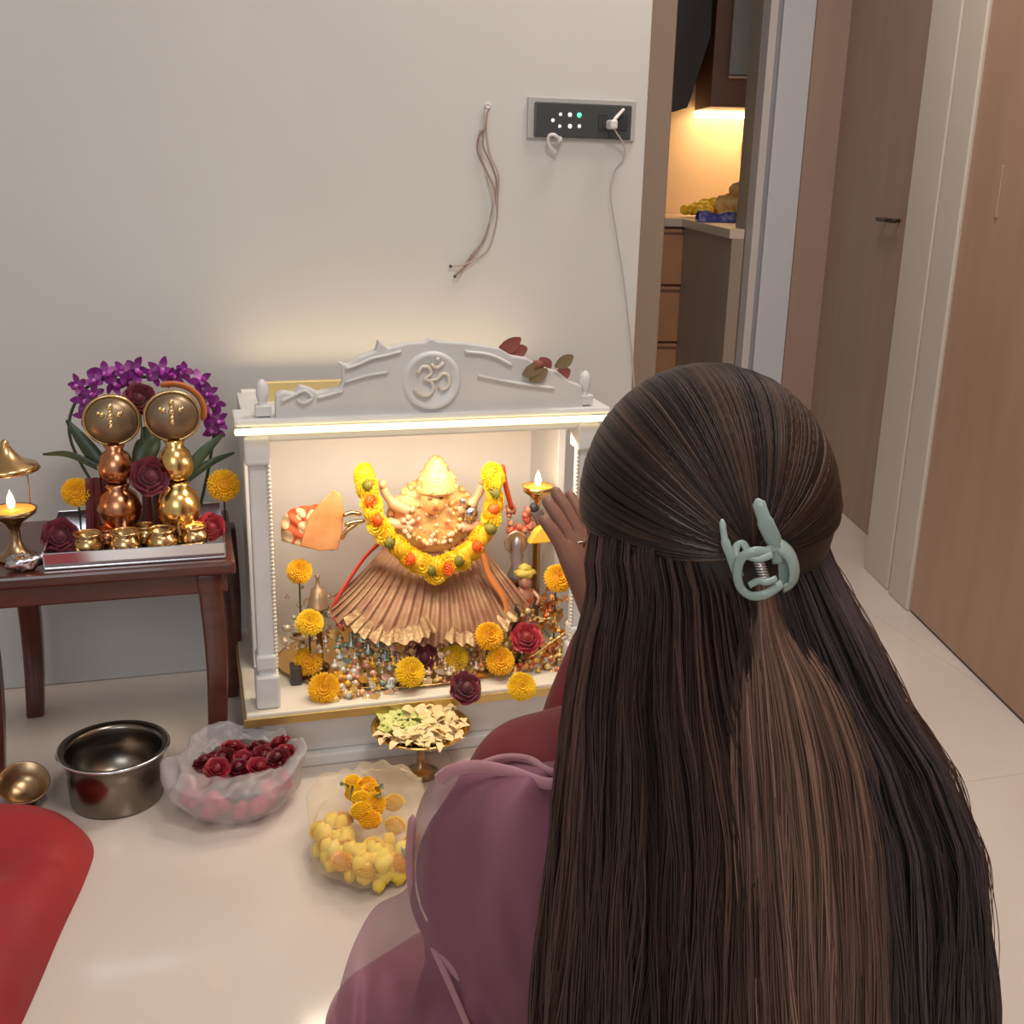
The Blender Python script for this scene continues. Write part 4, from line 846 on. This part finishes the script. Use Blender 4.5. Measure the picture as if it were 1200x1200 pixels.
def dup(off=0,sd=0,amp=1):
    def fn(u,v):
        p=cols[int(round(u*NU))][int(round(v*NV))]
        f=amp*(.005*math.sin(u*16+v*5+sd)+.006*noise.noise(V(u*6+sd,v*3,sd))+.008*math.sin((u*1.6-v)*22)*max(0,v-.35)*2*(1-.5*u))
        return atk(p.x,p.y,p.z+f+off-.012*min(1,max(0,(u-.25)*4)))
    return fn
DUP=mat('pink_dupatta',(.29,.10,.15),.6,alpha=.76,translucent=.25,col2=(.35,.14,.19),scale=5,sheen=.12,stretch=(1,1,.4))
b=MB().grid(dup(),NU,NV); o=part('dupatta',b,DUP,per,sub=1,label='sheer mauve pink dupatta over the left shoulder')
# gathered rim folds of the dupatta
FOLD=mat('pink_fold',(.55,.27,.30),.6,alpha=.85,translucent=.3,sheen=.5)
b=MB()
for pts,r in (([(512,916,.855),(530,903,.845),(560,898,.84),(600,905,.828),(640,918,.82),(690,918,.82)],.006),([(560,897,.86),(590,888,.865),(620,890,.86),(648,905,.835),(690,900,.83)],.007),
    ([(484,955,.93),(480,1000,.935),(482,1040,.93),(490,1072,.90),(510,1110,.87),(540,1145,.86),(580,1190,.86),(620,1260,.87)],.005),([(505,1105,.87),(530,1160,.855),(560,1230,.845)],.004)):
    b.tube(catmull([atk(*p) for p in pts],6),[r*.3]+[r]*((len(pts)-1)*6-1)+[r*.3],8,flat=.5)
part('dupatta_fold',b,FOLD,per)
# ------------------------------------------------------------------ hair
def strands(paths,rad,cols_,name,m,parent,extra=None):
    # paths: (N,S,3) numpy; triangular tubes
    Np,S,_=paths.shape; T_=np.gradient(paths,axis=1); T_/=np.linalg.norm(T_,axis=2,keepdims=True)+1e-9
    ref=np.array([.3,-.9,.2]); U=np.cross(T_,ref); U/=np.linalg.norm(U,axis=2,keepdims=True)+1e-9; W_=np.cross(T_,U)
    taper=np.ones(S); taper[-3:]=(.8,.55,.15); rr=(rad[:,None]*taper[None,:])[:,:,None]
    vs_=[]
    for k in range(3):
        a=2*PI*k/3; vs_.append(paths+rr*(U*math.cos(a)+W_*math.sin(a)))
    vv=np.stack(vs_,axis=2).reshape(-1,3)
    base=(np.arange(Np)[:,None]*S+np.arange(S-1)[None,:])*3; F=[]
    for k in range(3):
        a=base+k; b2=base+(k+1)%3; F.append(np.stack([a,b2,b2+3,a+3],axis=-1))
    F=np.concatenate([f.reshape(-1,4) for f in F]); 
    cc=np.repeat(cols_,S*3,axis=0)
    o0=np.array(wloc(parent)); nv0=len(vv)
    if extra: 
        vv=np.vstack([vv,np.array(extra.v)]); F=np.vstack([F,np.array(extra.f)+nv0]); cc=np.vstack([cc,np.tile([[.35,.33,.35]],(len(extra.v),1))])
    me=bpy.data.meshes.new(name); me.vertices.add(len(vv)); me.vertices.foreach_set('co',(vv-o0).astype(np.float32).ravel())
    me.loops.add(F.size); me.loops.foreach_set('vertex_index',F.astype(np.int32).ravel()); me.polygons.add(len(F)); me.polygons.foreach_set('loop_start',np.arange(0,F.size,4,dtype=np.int32)); me.polygons.foreach_set('loop_total',np.full(len(F),4,np.int32))
    me.polygons.foreach_set('use_smooth',np.ones(len(F),bool)); me.update(); me.validate()
    a=me.color_attributes.new('c','FLOAT_COLOR','POINT'); a.data.foreach_set('color',np.hstack([cc,np.ones((len(cc),1))]).astype(np.float32).ravel())
    me.materials.append(m); return link(name,me,parent)
HAIR=mat('hair_dark_brown',(.050,.032,.026),.45,attr='c',spec=.32)
RAX=np.array(cr); RAU=np.array(cu); RAF=np.array(cf); ON=np.array(O); FHN=np.array(FH)
def natk(x,y,k):
    d=RAF+RAX*((x-600)/FPX)[...,None]-RAU*((y-600)/FPX)[...,None]; return ON+d*(k/(d@FHN))[...,None]
# crown cap: ellipsoid in head frame
ax=(.103,.118,.112)
def el(d): # unit dir in head frame (r,f,z) -> world
    return HC+Rd*(d.x*ax[0])+Fd*(d.y*ax[1])+V(0,0,d.z*ax[2])
def hit(x,y):
    d=ray(x,y); D_=V(d.dot(Rd)/ax[0],d.dot(Fd)/ax[1],d.z/ax[2]); o_=O-HC; O_=V(o_.dot(Rd)/ax[0],o_.dot(Fd)/ax[1],o_.z/ax[2])
    a=D_.dot(D_); b_=O_.dot(D_); c_=O_.dot(O_)-1; q=b_*b_-a*c_; t_=(-b_-math.sqrt(max(q,0)))/a; return (O_+D_*t_).normalized()
cdir=hit(884,652); CP=el(cdir)
gat=np.array(cdir); zz=np.array([0,0,1.]); hor=np.cross(gat,zz); hor/=np.linalg.norm(hor); upv=np.cross(hor,gat)
# hor sign: make it point to viewer's left
if np.dot(hor,[1,0,0])>0: hor=-hor
Ns=6000; S=22; paths=np.zeros((Ns,S,3)); RA=np.array([list(Rd),list(Fd),[0,0,1]])
clump=rng.normal(size=(90,4)); cl=rng.integers(0,90,Ns)
phi=rng.uniform(-.14,PI-.03,Ns); 
lay=rng.uniform(0,1,Ns)
for i in range(Ns):
    ph=phi[i]
    st=hor*math.cos(ph)+upv*math.sin(ph)  # direction tangent at clip
    th0=R(110)+R(32)*math.sin(min(PI,max(0,ph)))+rng.normal()*.06
    cid=int(round(phi[i]*34))%90
    for j in range(S):
        u=j/(S-1); th=th0*(1-u)**1.0
        # stay above the gather line: sag
        d=gat*math.cos(th)+st*math.sin(th)
        d=d/np.linalg.norm(d)
        lift=1.0+.012*lay[i]+.010*math.sin(th*3.0+clump[cid,0]*2)*clump[cid,1]*.35 - .03*math.exp(-(th/.22)**2)
        d2=d*lift+upv*(.006*clump[cid,2]*math.sin(th*1.5))
        w_=np.array(HC)+RA[0]*d2[0]*ax[0]+RA[1]*d2[1]*ax[1]+RA[2]*d2[2]*ax[2]; paths[i,j]=w_
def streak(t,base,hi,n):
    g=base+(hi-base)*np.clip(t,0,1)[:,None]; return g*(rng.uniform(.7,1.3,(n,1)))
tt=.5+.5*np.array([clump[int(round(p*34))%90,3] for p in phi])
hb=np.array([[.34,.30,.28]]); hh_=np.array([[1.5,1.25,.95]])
ex=MB(); ex.sph(HC,(1,1,1),40,26); 
ex.v=[tuple(HC+Rd*((p[0]-HC.x)*ax[0]*.985)+Fd*((p[1]-HC.y)*ax[1]*.985)+V(0,0,(p[2]-HC.z)*ax[2]*.985)) for p in ex.v]
keep=[f for f in ex.f if sum(ex.v[j][2] for j in f)/len(f)>HC.z-.036]; keep=[f for f in keep if not (sum((Vector(ex.v[j])-HC).dot(Fd) for j in f)/len(f)>.035 and sum(ex.v[j][2] for j in f)/len(f)<HC.z+.082)]; ex.f=keep
HR=MATS['hair_dark_brown']
# keep faces below nape out of the cap base
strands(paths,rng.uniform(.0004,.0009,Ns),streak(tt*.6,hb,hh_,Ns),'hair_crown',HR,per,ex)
# lengths
ys=np.array([600,650,700,760,830,900,1000,1100,1200,1300,1400.])
Lx=np.array([700,686,690,672,658,650,640,630,622,616,612.])
Rx=np.array([955,972,996,1028,1064,1112,1150,1162,1168,1170,1170.])
KCn=np.array([.805,.788,.784,.784,.784,.782,.778,.774,.774,.778,.782]); KSd=np.array([.09,.085,.080,.060,.048,.042,.040,.042,.045,.05,.05])
def lengths(N,S,u,yend,lay,wav):
    y=600+(yend[:,None]-600)*np.linspace(0,1,S)[None,:]
    L=np.interp(y,ys,Lx); Rr=np.interp(y,ys,Rx); kc_=np.interp(y,ys,KCn); ks=np.interp(y,ys,KSd)
    ph=np.stack([np.interp(u*46,np.arange(80),wav[:,q_]) for q_ in range(4)],1)+rng.normal(size=(N,4))*.12
    uu=u[:,None]+.010*np.sin(y/90+ph[:,:1]*3)*ph[:,1:2]+.004*np.sin(y/35+ph[:,2:3]*5)*(y>700)
    x=L+(Rr-L)*uu; w_=2*uu-1
    k=kc_+ks*(1-np.sqrt(np.clip(1-.97*w_**2,0,1)))-.000*y-lay[:,None]*.014+.006*np.sin(ph[:,3:4]*4+y/140)
    # centre gap between the left mass and the right mass
    return natk(x,y,k)
N2=7000; u=np.clip(rng.beta(1,1,N2),0.002,.998); edge=rng.random(N2)<.12; u=np.where(edge,np.where(rng.random(N2)<.5,rng.beta(1,22,N2),1-rng.beta(1,22,N2)),u)
wav=rng.normal(size=(80,4)); lay=rng.random(N2)
P2=lengths(N2,26,u,rng.uniform(1290,1420,N2),lay,wav)
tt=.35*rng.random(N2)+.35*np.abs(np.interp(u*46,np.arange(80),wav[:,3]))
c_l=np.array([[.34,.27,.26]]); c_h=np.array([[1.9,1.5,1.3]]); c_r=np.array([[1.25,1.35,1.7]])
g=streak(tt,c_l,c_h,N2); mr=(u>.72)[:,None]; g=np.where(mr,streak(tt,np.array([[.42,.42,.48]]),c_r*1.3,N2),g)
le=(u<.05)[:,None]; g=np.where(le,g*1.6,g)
ex=MB(); 
def bs(u,v):
    y=600+v*760; x=interp(y,ys,Lx)+6+(interp(y,ys,Rx)-interp(y,ys,Lx)-12)*u; return atk(x,y,interp(y,ys,KCn)+interp(y,ys,KSd)*(1-math.sqrt(1-.97*(2*u-1)**2))+.006)
ex.grid(bs,40,30)
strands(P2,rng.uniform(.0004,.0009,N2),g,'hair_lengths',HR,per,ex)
# tail below the clip
yt=np.array([640,680,715,750,800,850,900,1000,1100,1200,1300,1420.]); TL=np.array([868,872,872,858,843,837,835,838,842,846,848,850.]); TR=np.array([918,915,920,944,984,1008,1028,1044,1050,1052,1052,1052.])
TK=np.array([.775,.768,.766,.764,.760,.757,.755,.750,.748,.748,.75,.755])
N3=4200; u=rng.random(N3); wav3=rng.normal(size=(44,4)); yend=rng.uniform(1300,1430,N3); S=26; y=645+(yend[:,None]-645)*np.linspace(0,1,S)[None,:]
ph=np.stack([np.interp(u*24,np.arange(44),wav3[:,q_]) for q_ in range(4)],1)+rng.normal(size=(N3,4))*.15; spread=np.clip((y-720)/200,0,1)
uu=u[:,None]+spread*(.014*np.sin(y/95+ph[:,:1]*3)*ph[:,1:2]+.006*np.sin(y/33+ph[:,2:3]*5)); L=np.interp(y,yt,TL); Rr=np.interp(y,yt,TR); x=L+(Rr-L)*uu
lay=rng.random(N3); k=np.interp(y,yt,TK)+.022*(2*uu-1)**2+.014*lay[:,None]*(.3+spread)+.004*np.sin(ph[:,3:4]*4+y/120)*spread
P3=natk(x,y,k); tt=.45*rng.random(N3)+.25*np.abs(ph[:,3])
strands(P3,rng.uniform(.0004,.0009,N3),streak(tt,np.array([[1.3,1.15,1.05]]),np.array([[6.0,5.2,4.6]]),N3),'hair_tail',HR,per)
# flyaways on the right outline
N4=90; yA=rng.uniform(640,1000,N4); ln=rng.uniform(60,200,N4); v=np.linspace(0,1,10)[None,:]; y=yA[:,None]+ln[:,None]*v
x=np.interp(y,ys,Rx)+rng.uniform(-4,8,N4)[:,None]*np.sin(v*PI)+rng.uniform(-2,4,N4)[:,None]; P4=natk(x,y,np.interp(y,ys,KCn)+np.interp(y,ys,KSd))
strands(P4,np.full(N4,.0005),np.tile([[2.,1.6,1.3]],(N4,1)),'flyaway_hair',HR,per)
# ------------------------------------------------------------------ claw clip (held by the hair, a thing of its own)
CK=.752
def Cp(x,y,dk=0): return atk(x,y,CK+dk)
CL=mat('sage_plastic',(.33,.42,.37),.3,spec=.5,coat=.3,translucent=.2)
t=thing('hair_claw_clip','pale sage green plastic claw clip gathering the woman\'s half-up hair','hair clip',Cp(893,668))
camn=(O-Cp(893,668)).normalized()
def strap(pts,r,fl=.45,n=5): return MB().tube(catmull([Cp(*p) for p in pts],n),r,10,flat=fl,nrm=camn)
lj=strap([(905,648,.0),(885,646,-.004),(869,654,-.002),(864,672,.0),(868,689,.002),(880,698,-.002),(895,697,-.006),(908,690,-.004),(916,684,.0)],.0036); part('left_jaw',lj,CL,t)
rj=strap([(896,648,-.002),(911,640,.004),(925,650,.006),(931,668,.006),(928,684,.006),(918,690,.004)],[.0035]*6+[.0065]*14+[.005]*6,.35); part('right_jaw',rj,CL,t)
part('right_web',MB().prism([Cp(911,650,.012),Cp(922,654,.012),Cp(927,668,.012),Cp(924,682,.012),Cp(913,686,.012)],-camn*.002),CL,t,.001)
b=strap([(911,660,.004),(908,638,.003),(897,612,.001),(887,584,.004)],[.004]*6+[.0062]*5+[.005]*4+[.001],.35); part('prong',b,CL,t)
b=strap([(866,676,.006),(858,655,.006),(850,635,.008),(846,608,.012)],[.004]*6+[.0035]*5+[.0025]*4+[.001],.4); part('prong',b,CL,t)
b=strap([(868,662,.004),(862,645,.008),(868,634,.012),(876,645,.008)],.003,.5); part('prong',b,CL,t)
part('hinge_bar',MB().tube([Cp(889,655,-.001),Cp(896,679,-.001)],.0028,10),mat('hinge_steel',(.6,.58,.55),.25,.8),t)
b=MB()
for k in range(7): c=Cp(889+1.0*k,657+3.2*k,-.001); b.tube([c+ (cr*math.cos(a)+cf*math.sin(a))*.0040 for a in np.linspace(0,2*PI,12,endpoint=False)],.0007,5,closed=True)
part('spring',b,MATS['hinge_steel'],t)
b=strap([(878,686,-.002),(888,681,-.004),(899,682,-.006),(910,678,-.004)],.0026,.5); part('lower_bridge',b,CL,t)
b=strap([(876,652,-.003),(890,655,-.005),(905,650,-.004)],.0026,.5); part('upper_bridge',b,CL,t)
